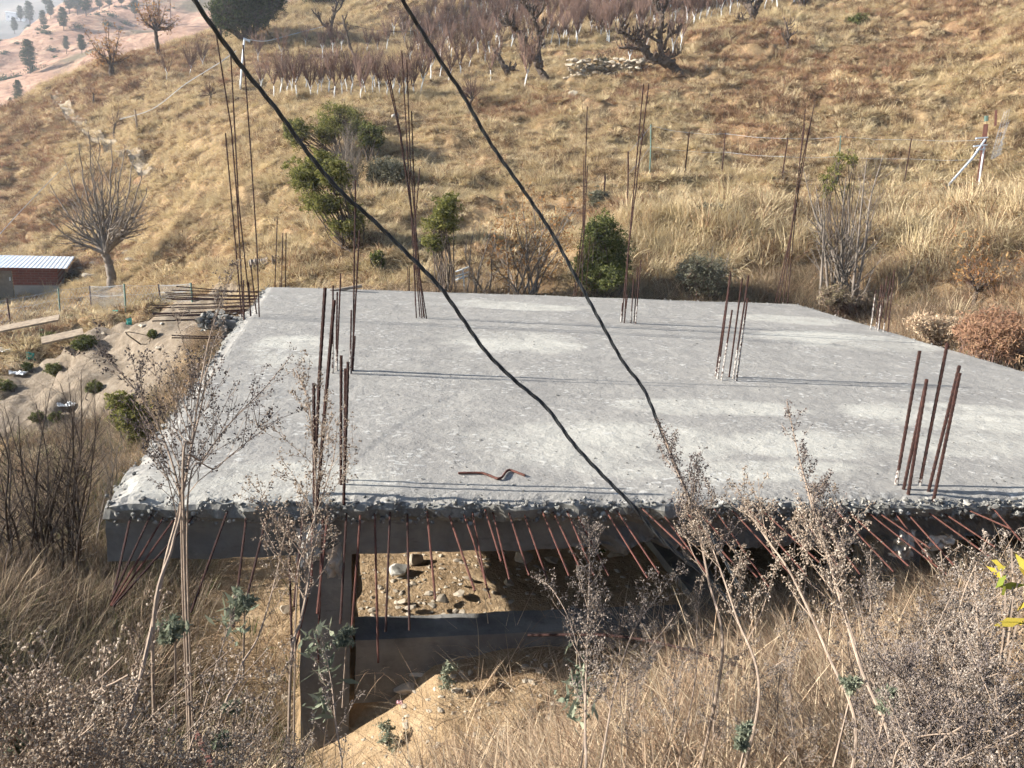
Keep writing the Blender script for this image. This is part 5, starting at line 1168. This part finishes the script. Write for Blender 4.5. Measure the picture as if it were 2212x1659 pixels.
# crumbs on the slab and rubble chips under it (too many to count)
def chips():
    pr = []
    for k in range(4):
        mb = MB(); rock(mb, (0, 0, 0), 1, .4, ICO1, 0, .2); pr.append(mb.build('chip', M_GRAVEL, link=False))
    n = 2600; u, v = rng.random(n), rng.random(n)**1.3; p = slab_xy(u, v); s = .004+.011*rng.random(n)**3; s[:40] *= 1.8
    scatter('concrete_crumbs', pr, np.concatenate([p, (.004+0*u)[:, None]+.012*fbm(p[:, 0]*.7, p[:, 1]*.7, 73, 3)[:, None]], 1), np.stack([u*0, u*0, u*600], 1), s, rng.integers(0, 4, n))
    pr2 = []
    for k in range(4):
        mb = MB(); rock(mb, (0, 0, 0), 1, .35, ICO1, 0, .2); pr2.append(mb.build('chip', M_STONE, link=False))
    n = 2600; x = rng.uniform(-.1, 4.5, n); y = 4.5+4*rng.random(n)**1.4; k = fbm(x*1.2, y*1.2, 601, 3) > -.15; x, y = x[k], y[k]; n = len(x); x[:300] = rng.normal(.45, .35, 300); y[:300] = rng.normal(5.0, .25, 300)
    x2 = rng.uniform(-.2, 1.6, 500); y2 = rng.uniform(3.3, 4.2, 500); x = np.concatenate([x, x2]); y = np.concatenate([y, y2]); n = len(x)
    scatter('rubble_chips', pr2, np.stack([x, y, ground_z(x, y)+.002], 1), np.stack([x*0, x*0, x*99], 1), .006+.035*rng.random(n)**4, rng.integers(0, 4, n))
chips()
# ------------------------------------------------------------------ foreground weeds and grass
M_STEM = flat_mat('dry_stalk', (.15, .115, .09), (.34, .26, .195), 14, .95, .3)
M_HEAD = mat_leaf('seed_heads', [(.2, (.085, .07, .062)), (.5, (.205, .17, .145)), (.85, (.40, .34, .28))], .2)
M_HEADD = mat_leaf('dark_seed_heads', [(.2, (.035, .03, .03)), (.5, (.09, .075, .07)), (.85, (.24, .20, .18))], .15)
M_HEADB = mat_leaf('beige_seed_heads', [(.2, (.16, .12, .09)), (.5, (.32, .25, .19)), (.85, (.54, .46, .37))], .3)
M_MUG = mat_leaf('mugwort_leaves', [(.2, (.09, .105, .075)), (.5, (.17, .19, .135)), (.85, (.30, .31, .22))], .3)
_O = np.array([(1, 0, 0), (-1, 0, 0), (0, 1, 0), (0, -1, 0), (0, 0, 1), (0, 0, -1)], float)
_OF = np.array([(0, 2, 4), (2, 1, 4), (1, 3, 4), (3, 0, 4), (2, 0, 5), (1, 2, 5), (3, 1, 5), (0, 3, 5)])
def heads(mb, c, size):
    n = len(c); s = size*(.55+.9*rng.random(n)); V = np.empty((n, 6, 3))
    for i in range(3): pass
    a = rng.normal(size=(n, 3, 3)); q = np.linalg.qr(a)[0]
    V = c[:, None, :] + np.einsum('kj,nij->nki', _O*np.array([1, .8, .6]), q)*s[:, None, None]
    mb.add(V.reshape(-1, 3), (_OF[None]+np.arange(n)[:, None, None]*6).reshape(-1, 3), 0, np.repeat(rng.random(n), 6))
def weed_mesh(path, side, sl, head, dens, r=.005, start=.3, up=.35, sub=2, droop=0.0, tipdense=1.0):
    """a dry stalk with side sprays, each set with small seed heads"""
    st = MB(); H = []
    c = spline(path, 8); n = len(c); L = np.sum(np.linalg.norm(np.diff(c, axis=0), axis=1)); rr = np.linspace(r, r*.3, n); st.tube(c, rr, 6)
    def spray(p, d, l, rad, lev):
        k = 5; pts = [p]; d = d/np.linalg.norm(d)
        for i in range(k):
            d = d + rng.normal(0, .10, 3) + np.array([0, 0, .10-droop]); d /= np.linalg.norm(d); pts.append(pts[-1]+d*l/k)
        pts = np.array(pts); st.tube(pts, np.linspace(rad, rad*.4, k+1), 3, cap=False)
        m = max(1, int(l*dens*.42*(1 if lev else .8))); f = (.2+.8*rng.random(m)**.75)*k; i = np.minimum(f.astype(int), k-1)
        hc = pts[i]+(pts[i+1]-pts[i])*(f-i)[:, None] + rng.normal(0, head*.9, (m, 3))
        for w_ in range(3): H.append(hc + rng.normal(0, head*.8, (m, 3)))
        if lev < sub:
            for _ in range(int(2+l*14)):
                j = rng.integers(1, k); o = np.cross(d, rnd_unit()); o /= np.linalg.norm(o)
                spray(pts[j], d*.8+o*.6, l*rng.uniform(.2, .45), rad*.6, lev+1)
    for i in range(side):
        f = start+(1-start)*(i+rng.random())/side; j = min(int(f*(n-1)), n-2); t = c[j+1]-c[j]; t /= np.linalg.norm(t)
        o = np.cross(t, rnd_unit()); o /= np.linalg.norm(o); g = (1.12-f)**.7
        spray(c[j], t*up+o*(1-up)+np.array([0, 0, .25]), L*sl*g*rng.uniform(.6, 1.2), rr[j]*.5, 0)
    m = int(L*.25*dens*tipdense); f = (.72+.28*rng.random(m))*(n-1); j = np.minimum(f.astype(int), n-2); H.append(c[j]+rng.normal(0, head*1.2, (m, 3)))
    return st, np.concatenate(H)
def weed(label, px, d0, d1, side, sl, head, dens, mat, r=.005, start=.3, leaf=None, name='dry_weed', group=None, **kw):
    n = len(px); P3 = np.array([at_d(a, b, d0+(d1-d0)*i/(n-1)) for i, (a, b) in enumerate(px)])
    g = gz(P3[0][0], P3[0][1])
    if P3[0][2] > g+.02: P3 = np.vstack([[P3[0][0]-.02, P3[0][1]+.02, g-.03], P3])
    o = P3[0].copy(); t = thing(name, label, 'weed', o, group=group)
    st, H = weed_mesh(P3-o, side, sl, head, dens, r, start, **kw)
    st.build('stem', M_STEM, t); mb = MB(); heads(mb, H, head*.62); mb.build('seed_heads', mat, t)
    if leaf:
        c = []
        for f in leaf: q = P3[0]+(P3[-1]-P3[0])*f-o; c.append(q+rng.normal(0, .03, (26, 3)))
        mb = MB(); leaves(mb, np.concatenate(c), .014, stretch=2.2); mb.build('leaves', M_MUG, t)
    return t
W = weed
W('large dark branching dry weed in front of the near left slab corner', [(262, 1640), (285, 1540), (325, 1370), (358, 1210), (385, 1110), (402, 1030), (415, 960), (432, 890), (446, 820)], 2.35, 2.9, 18, .36, .0058, 95, M_HEADD, .0075, .52, up=.62, sub=1)
W('feathery dry weed leaning left over the slab edge', [(330, 1370), (372, 1180), (390, 1080), (350, 940), (290, 840), (205, 745)], 2.5, 2.75, 14, .22, .0055, 180, M_HEADD, .006, .5, up=.6, sub=1)
W('tall feathery weed in front of the row of left side bars', [(395, 1060), (415, 950), (430, 850), (450, 740), (478, 650), (500, 590)], 2.55, 2.75, 13, .17, .0055, 130, M_HEAD, .005, .25, up=.6, sub=1)
W('spindly weed reaching right across the slab with few heads', [(392, 1075), (440, 990), (505, 905), (570, 840), (632, 765)], 2.6, 2.8, 8, .16, .005, 110, M_HEADD, .004, .35, up=.6, sub=1)
W('thin arching weed spray low over the slab left of the bars', [(405, 1090), (470, 1010), (540, 950), (610, 900)], 2.6, 2.8, 6, .14, .005, 90, M_HEADD, .0035, .4, up=.6, sub=1)
W('pinkish seed topped weed in front of the near left bars', [(628, 1440), (650, 1340), (668, 1240), (682, 1080), (676, 950), (664, 860), (640, 800)], 2.9, 3.2, 22, .22, .0065, 170, M_HEADB, .0065, .30, up=.45, sub=1)
W('second pinkish weed tangled beside the near left bars', [(640, 1300), (660, 1180), (700, 1060), (722, 980), (730, 900)], 3.05, 3.25, 12, .2, .006, 150, M_HEADB, .004, .2, up=.45, sub=1)
W('brown tipped weed overlapping the end of the right hand cable', [(1560, 1420), (1530, 1250), (1505, 1130), (1480, 1060), (1455, 1000), (1428, 925)], 3.0, 3.3, 22, .24, .006, 190, M_HEADD, .006, .3, up=.5, sub=1)
W('slender upright weed standing alone against the slab', [(1905, 1560), (1850, 1400), (1800, 1240), (1770, 1150), (1745, 1060), (1722, 970), (1700, 868)], 2.75, 3.1, 26, .15, .006, 200, M_HEADD, .0055, .3, up=.5, sub=1)
W('dense grey purple weed in front of the plinth beam', [(1262, 1700), (1264, 1560), (1268, 1400), (1272, 1280), (1274, 1195), (1270, 1130)], 2.5, 3.0, 40, .15, .0055, 260, M_HEAD, .005, .35, leaf=(.45, .5, .55), up=.5, sub=1)
W('grey weed spreading right of the dense grey purple weed', [(1300, 1640), (1330, 1480), (1370, 1360), (1420, 1290), (1455, 1240)], 2.7, 3.1, 18, .22, .0055, 180, M_HEAD, .004, .3, up=.5, sub=1)
W('low grey weed spreading left towards the hanging bars', [(1262, 1600), (1255, 1450), (1230, 1340), (1190, 1270), (1160, 1250)], 2.7, 3.1, 10, .16, .0055, 160, M_HEAD, .0035, .5, up=.5, sub=1)
W('leaning weed with pale stalk crossing the hanging bars, right of the lone upright weed', [(1930, 1659), (1858, 1439), (1808, 1273), (1785, 1190), (1761, 1106), (1745, 1040)], 2.5, 3.1, 18, .24, .006, 170, M_HEADB, .006, .4, up=.5, sub=1)
W('leaning weed with pale stalk over the dark opening under the slab', [(1850, 1600), (1785, 1406), (1708, 1239), (1660, 1170), (1618, 1106), (1590, 1050)], 2.6, 3.1, 20, .24, .006, 170, M_HEADB, .0055, .35, up=.5, sub=1)
W('bushy beige weed over the hanging bars left of the dark opening', [(1640, 1500), (1590, 1330), (1545, 1200), (1515, 1130), (1490, 1085)], 2.8, 3.15, 22, .24, .006, 190, M_HEADB, .005, .3, up=.45, sub=1)
W('small rusty grass like plume before the timber prop', [(1500, 1480), (1505, 1360), (1510, 1290), (1520, 1235)], 2.9, 3.1, 10, .12, .0045, 200, M_HEADB, .003, .4, up=.7, sub=1)
W('bare knotted tan stalk rising at the left of the column', [(470, 1590), (510, 1470), (525, 1430), (560, 1370), (595, 1250), (612, 1170), (625, 1110)], 2.7, 3.1, 8, .2, .005, 120, M_HEADB, .0055, .6, up=.5, sub=1)
W('weed with silvery curled heads beside the column foot', [(395, 1690), (440, 1530), (470, 1430), (495, 1350), (515, 1290)], 2.6, 2.9, 16, .10, .006, 150, M_HEAD, .004, .3, leaf=(.9, .97), up=.5, sub=1)
W('drooping grey weed against the front of the column', [(740, 1690), (725, 1560), (715, 1470), (700, 1400), (690, 1365)], 2.7, 3.0, 16, .16, .0055, 160, M_HEAD, .0035, .25, leaf=(.7, .85, .98), up=.4, sub=1)
# mugwort shoots still green
def mug(lab, px, py, h, sp, d=None):
    q = hit(px, py) if d is None else at_d(px, py, d); m = mpp(q); t = thing('mugwort_shoot', lab, 'weed', q, group='green mugwort shoots in the foreground'); mb = MB(); hh = h*m
    mb.tube([(0, 0, -.25), (.01, 0, hh*.4), (0, .01, hh*.8)], [.004, .003, .002], 5); mb.build('stem', M_STEM, t)
    c = []; mb = MB()
    for i in range(int(11+h/6)):
        z = hh*(.15+.85*rng.random()**.7); an = rng.random()*6.28; L = sp*m*(.35+.6*rng.random()); k = 26
        f = rng.random(k); cc = np.stack([np.cos(an)*L*f, np.sin(an)*L*f, z+L*.45*f-L*.35*f*f], 1)+rng.normal(0, L*.09, (k, 3)); c.append(cc)
    leaves(mb, np.concatenate(c), .0075, stretch=2.0); mb.build('leaves', M_MUG, t)
for a in (('blue green mugwort top over the hanging bars left of the column', 522, 1330, 45, 38, 2.9), ('blue green mugwort top in the left weeds under the beam', 372, 1405, 60, 42, 2.7), ('small mugwort sprig low beside the tan stalk', 498, 1545, 26, 22, 2.7), ('small mugwort sprig at the very bottom left', 478, 1625, 40, 28, 2.6), ('green feathery mugwort tuft before the squared stone block', 966, 1500, 60, 26, None), ('dark mugwort clump at the bottom beside the column', 838, 1625, 60, 36, None), ('mugwort sprig low in the straw, bottom middle right', 1600, 1625, 60, 24, 2.5), ('mugwort sprig beside the end of the long bar', 1832, 1500, 34, 26, 2.6), ('mugwort stem at the right of the long bar end', 1905, 1545, 60, 24, 2.5), ('pale green mugwort at the column face', 742, 1400, 40, 26, 3.0), ('mugwort tips at the lower left corner', 40, 1640, 50, 34, 2.2)): mug(*a)
# yellow leaved plant at the right edge
def yellow_plant():
    q = at_d(2190, 1420, 2.7); t = thing('yellow_leaved_plant', 'green plant with large yellowing leaves at the right edge', 'plant', q); mb = MB(); lf = MB()
    for (x, y) in ((2185, 1185), (2205, 1240), (2160, 1230), (2200, 1330)):
        e = at_d(x, y, 2.75)-q; mb.tube(spline([np.array([0, 0, -.3]), e*.5+rng.normal(0, .02, 3), e], 5), .003, 4)
        for k in range(4):
            p = e*(.55+.5*rng.random())+rng.normal(0, .02, 3); leaves(lf, p[None], .022, tone=np.array([rng.random()]), stretch=1.6)
    mb.build('stem', M_STEM, t); lf.build('leaves', mat_leaf('yellowing_leaves', [(.2, (.08, .13, .03)), (.5, (.22, .26, .05)), (.75, (.36, .28, .05)), (.95, (.45, .34, .05))], .4), t)
yellow_plant()
# weed thickets: repeats of a few grown weeds
def proto_weed(h, side, sl, head, dens, mat, r, start, **kw):
    p = [np.array([0, 0, -.05]), np.array([.03, .02, h*.35]), np.array([.02+rng.normal(0, .05), rng.normal(0, .05), h*.7]), np.array([rng.normal(0, .12), rng.normal(0, .12), h])]
    st, H = weed_mesh(np.array(p), side, sl, head, dens, r, start, **kw); t = thing('dry_weed', None, 'weed'); st.build('stem', M_STEM, t); mb = MB(); heads(mb, H, head*.62); mb.build('seed_heads', mat, t); return t
FL = [proto_weed(.85, 20, .28, .0075, 120, M_HEADB, .005, .35, up=.45, sub=1, tipdense=.5) for _ in range(3)]
RT = [proto_weed(.9, 22, .26, .0055, 190, M_HEAD, .005, .25, up=.45, sub=1) for _ in range(3)]
RD = [proto_weed(.8, 26, .28, .0048, 230, M_HEADD, .0045, .2, up=.45, sub=1) for _ in range(2)]
def place_weeds(protos, L, label, group, smin=.7, smax=1.15):
    used = set(b.name for b in bpy.data.objects if b.get('placed'))
    for (px, py, top, d) in L:
        # foot on the ground below the head, stalk long enough to reach the head
        tip = at_d(px, top, d); g = gz(tip[0], tip[1]); h = max(.35, tip[2]-g); s = protos[int(rng.integers(0, len(protos)))]
        lay = min(h/.9, 1.25)
        loc = np.array([tip[0], tip[1], tip[2]-lay*.9])
        if not s.get('placed'):
            s['placed'] = 1; s.location = Vector([float(v) for v in loc]); s.scale = (lay,)*3; s.rotation_euler = (0, 0, rng.random()*6.28); s['label'] = label; s['group'] = group
        else:
            c = copy_thing(s, loc, rng.random()*6.28, lay, label, group)
            if 'placed' in c: del c['placed']
left = [(x+rng.normal(0, 25), 0, y+rng.normal(0, 25), d+rng.normal(0, .12)) for (x, y, d) in ((20, 1300, 1.8), (70, 1400, 1.7), (130, 1380, 1.9), (190, 1340, 2.0), (240, 1370, 2.0), (60, 1480, 1.6), (130, 1500, 1.6), (200, 1460, 1.8), (270, 1450, 1.9), (330, 1470, 1.9), (390, 1490, 2.0), (450, 1500, 2.0), (520, 1500, 2.1), (580, 1440, 2.3), (100, 1580, 1.5), (180, 1570, 1.6), (260, 1560, 1.7), (330, 1570, 1.7), (400, 1570, 1.8), (470, 1570, 1.9), (540, 1560, 2.0), (600, 1540, 2.1), (20, 1600, 1.4), (10, 1390, 1.7), (300, 1620, 1.6), (420, 1630, 1.7), (560, 1620, 1.9), (200, 1640, 1.5), (-30, 1500, 1.5))]
left = [(a, b, c, d*.72+.85) for (a, b, c, d) in left]
place_weeds(FL, left, 'fluffy beige weed head in the lower left foreground thicket', 'fluffy beige weeds at lower left')
right = [(x+rng.normal(0, 22), 0, y+rng.normal(0, 22), d+rng.normal(0, .12)) for (x, y, d) in ((1880, 1230, 3.2), (1920, 1270, 3.0), (1960, 1210, 3.2), (2000, 1260, 3.0), (2040, 1230, 3.0), (2080, 1190, 3.1), (2120, 1160, 3.1), (2150, 1130, 3.1), (2190, 1120, 3.0), (2205, 1180, 2.8), (2170, 1230, 2.7), (2110, 1280, 2.7), (2050, 1300, 2.7), (1990, 1330, 2.7), (1930, 1360, 2.7), (1870, 1320, 2.9), (2150, 1320, 2.5), (2200, 1290, 2.5), (2090, 1370, 2.5), (2020, 1400, 2.5), (1960, 1430, 2.5), (2180, 1400, 2.3), (2130, 1440, 2.3), (2060, 1470, 2.3), (2000, 1500, 2.3), (2200, 1480, 2.2), (2150, 1530, 2.1), (2080, 1550, 2.1), (2010, 1580, 2.1), (1940, 1520, 2.3), (2190, 1590, 2.0), (2120, 1620, 2.0), (1480, 1340, 3.2), (1560, 1380, 3.0), (1400, 1350, 3.2), (1340, 1420, 3.0), (1640, 1400, 2.9), (1700, 1360, 3.0), (1770, 1400, 2.9))]
place_weeds(RT, right[:], 'dry grey brown weed in the dense thicket at the lower right', 'grey brown weeds at lower right')
place_weeds(RD, [(x+rng.normal(0, 15), 0, y+rng.normal(0, 15), d) for (x, y, d) in ((1990, 1290, 2.4), (2040, 1330, 2.3), (2090, 1300, 2.4), (1950, 1300, 2.6), (2140, 1370, 2.2), (2060, 1420, 2.2), (1990, 1440, 2.3), (2190, 1350, 2.2), (2110, 1490, 2.1), (2170, 1440, 2.1))], 'dark brown fine twigged weed in front of the lower right thicket', 'dark fine weeds at lower right')
# grass: long straw at the right, short dead growth at the left
def front_grass():
    pr = [proto('straw', M_STRAW, tuft(22, .12, .46, .0042, (.5, 1.4), (.2, 1.2))) for _ in range(4)] + [proto('straw', M_STRAW, tuft(32, .16, .34, .004, (.9, 1.6), (-.1, .8))) for _ in range(4)] + \
         [proto('weedlet', M_WEEDG, tuft(30, .10, .30, .0045, (.1, 1.1), (.2, 1.4))) for _ in range(3)] + [proto('weedlet', M_OLIVE, tuft(24, .08, .22, .007, (.2, 1.2), (.2, 1.2)))]
    x = rng.uniform(-1.0, 8.5, 11000); y = rng.uniform(1.1, 4.45, 11000); z = ground_z(x, y)
    b = bare_zone(x, y)
    k = (rng.random(len(x)) > b*1.15) & (rng.random(len(x)) < sstep(-.75, .3, x - .25 + .3*fbm(x, y, 701, 2) - .35*(y > 3.2)))
    x, y, z = x[k], y[k], z[k]; n = len(x); m = rng.random(n)
    idx = np.where(m < .33, rng.integers(0, 4, n), np.where(m < .86, rng.integers(4, 8, n), rng.integers(8, 11, n)))
    sc = .55+.75*rng.random(n); sc = np.where((idx < 4) & (y < 1.8), sc*.7, sc)
    scatter('straw_grass', pr, np.stack([x, y, z-.01], 1), np.stack([rng.normal(0, .15, n), rng.normal(0, .15, n), rng.random(n)*6.28], 1), sc, idx, True)
    # left and lower left slope
    x = rng.uniform(-9, 0.0, 26000); y = 1.2+12.8*rng.random(26000)**1.25; z = ground_z(x, y)
    k = ~near_slab(x, y, .0) | ((x > BX0-.2) & (x < -.35) & (y < 10)); k &= (rng.random(len(x)) > bare_zone(x, y)*1.1) & (sand_zone(x, y) < .4) & (hill(x, y) < .95) & (rng.random(len(x)) < np.where(y < 7, 1, .6))
    x, y, z = x[k], y[k], z[k]; n = len(x); m = rng.random(n); g = fbm(x*.5, y*.5, 703, 3)
    idx = np.where(m < .62, rng.integers(8, 11, n), np.where(m < .88, rng.integers(4, 8, n), 11)); idx = np.where((g > .22) & (rng.random(n) < .5), 11, idx)
    sc = .6+.9*rng.random(n)
    scatter('dead_undergrowth', pr, np.stack([x, y, z-.01], 1), np.stack([rng.normal(0, .15, n), rng.normal(0, .15, n), rng.random(n)*6.28], 1), sc, idx, True)
    # the edge of the slope right of and behind the slab
    x = rng.uniform(7.9, 13, 7000); y = rng.uniform(3.9, 14.5, 7000); z = ground_z(x, y); k = ~near_slab(x, y, .02); x, y, z = x[k], y[k], z[k]; n = len(x)
    x2 = rng.uniform(-2.5, 9, 3500); y2 = rng.uniform(12.9, 14.3, 3500); k = ~near_slab(x2, y2, .02); x = np.concatenate([x, x2[k]]); y = np.concatenate([y, y2[k]]); z = ground_z(x, y); n = len(x)
    idx = np.where(rng.random(n) < .55, rng.integers(0, 8, n), rng.integers(8, 11, n))
    scatter('edge_grass', pr, np.stack([x, y, z-.01], 1), np.stack([rng.normal(0, .15, n), rng.normal(0, .15, n), rng.random(n)*6.28], 1), .8+.8*rng.random(n), idx)
front_grass()
for b in bpy.data.objects:
    if 'placed' in b: del b['placed']
# ------------------------------------------------------------------ light, sky, air
EL, AZ = R(22), R(5)          # sun low on the left, slightly behind the scene
sd = np.array([-math.cos(EL)*math.cos(AZ), math.cos(EL)*math.sin(AZ), math.sin(EL)])
sun = bpy.data.lights.new('sun', 'SUN'); sun.energy = 5.0; sun.angle = R(0.5); sun.color = (1.0, 0.955, 0.885)
so = bpy.data.objects.new('sun', sun); COL.objects.link(so)
so.rotation_euler = Vector(sd).to_track_quat('Z', 'Y').to_euler()
w = bpy.data.worlds.new('World'); scene.world = w; w.use_nodes = True
nt = w.node_tree; nt.nodes.clear()
sky = nt.nodes.new('ShaderNodeTexSky'); sky.sky_type = 'NISHITA'; sky.sun_disc = False
sky.sun_elevation = EL; sky.sun_rotation = math.atan2(sd[0], sd[1]); sky.altitude = 1500; sky.air_density = 1.0; sky.dust_density = 1.5
bg = nt.nodes.new('ShaderNodeBackground'); bg.inputs[1].default_value = 0.06
wo = nt.nodes.new('ShaderNodeOutputWorld'); nt.links.new(sky.outputs[0], bg.inputs[0]); nt.links.new(bg.outputs[0], wo.inputs[0])
def haze(density):
    lo, hi = np.array([1e9]*3), np.array([-1e9]*3)
    for o in list(bpy.data.objects):
        if o.type != 'MESH' or not o.users_collection or o.parent: continue
        n = len(o.data.vertices)
        if not n: continue
        c = np.empty(n*3); o.data.vertices.foreach_get('co', c); c = c.reshape(-1, 3)
        if o.get('kind') in ('structure',): lo = np.minimum(lo, c.min(0)); hi = np.maximum(hi, c.max(0))
    mb = MB(); mb.box(lo[0]-2, hi[0]+2, lo[1]-2, hi[1]+2, lo[2]-1, hi[2]+12)
    m, nt = new_mat('haze'); out = nt.nodes.new('ShaderNodeOutputMaterial'); v = nt.nodes.new('ShaderNodeVolumePrincipled')
    v.inputs['Color'].default_value = (.80, .88, 1.0, 1); v.inputs['Density'].default_value = density; v.inputs['Anisotropy'].default_value = .2
    nt.links.new(v.outputs[0], out.inputs['Volume']); tag(mb.build('haze', m), kind='stuff'); print('HAZE', lo, hi)
haze(.0006)
scene.view_settings.view_transform = 'Standard'; scene.view_settings.look = 'None'; scene.view_settings.gamma = 1
scene.view_settings.exposure = 1.85
scene.cycles.max_bounces = 4; scene.cycles.diffuse_bounces = 2; scene.cycles.transmission_bounces = 2; scene.cycles.volume_bounces = 1
scene.cycles.use_adaptive_sampling = True; scene.cycles.adaptive_threshold = 0.04
scene.cycles.use_denoising = True
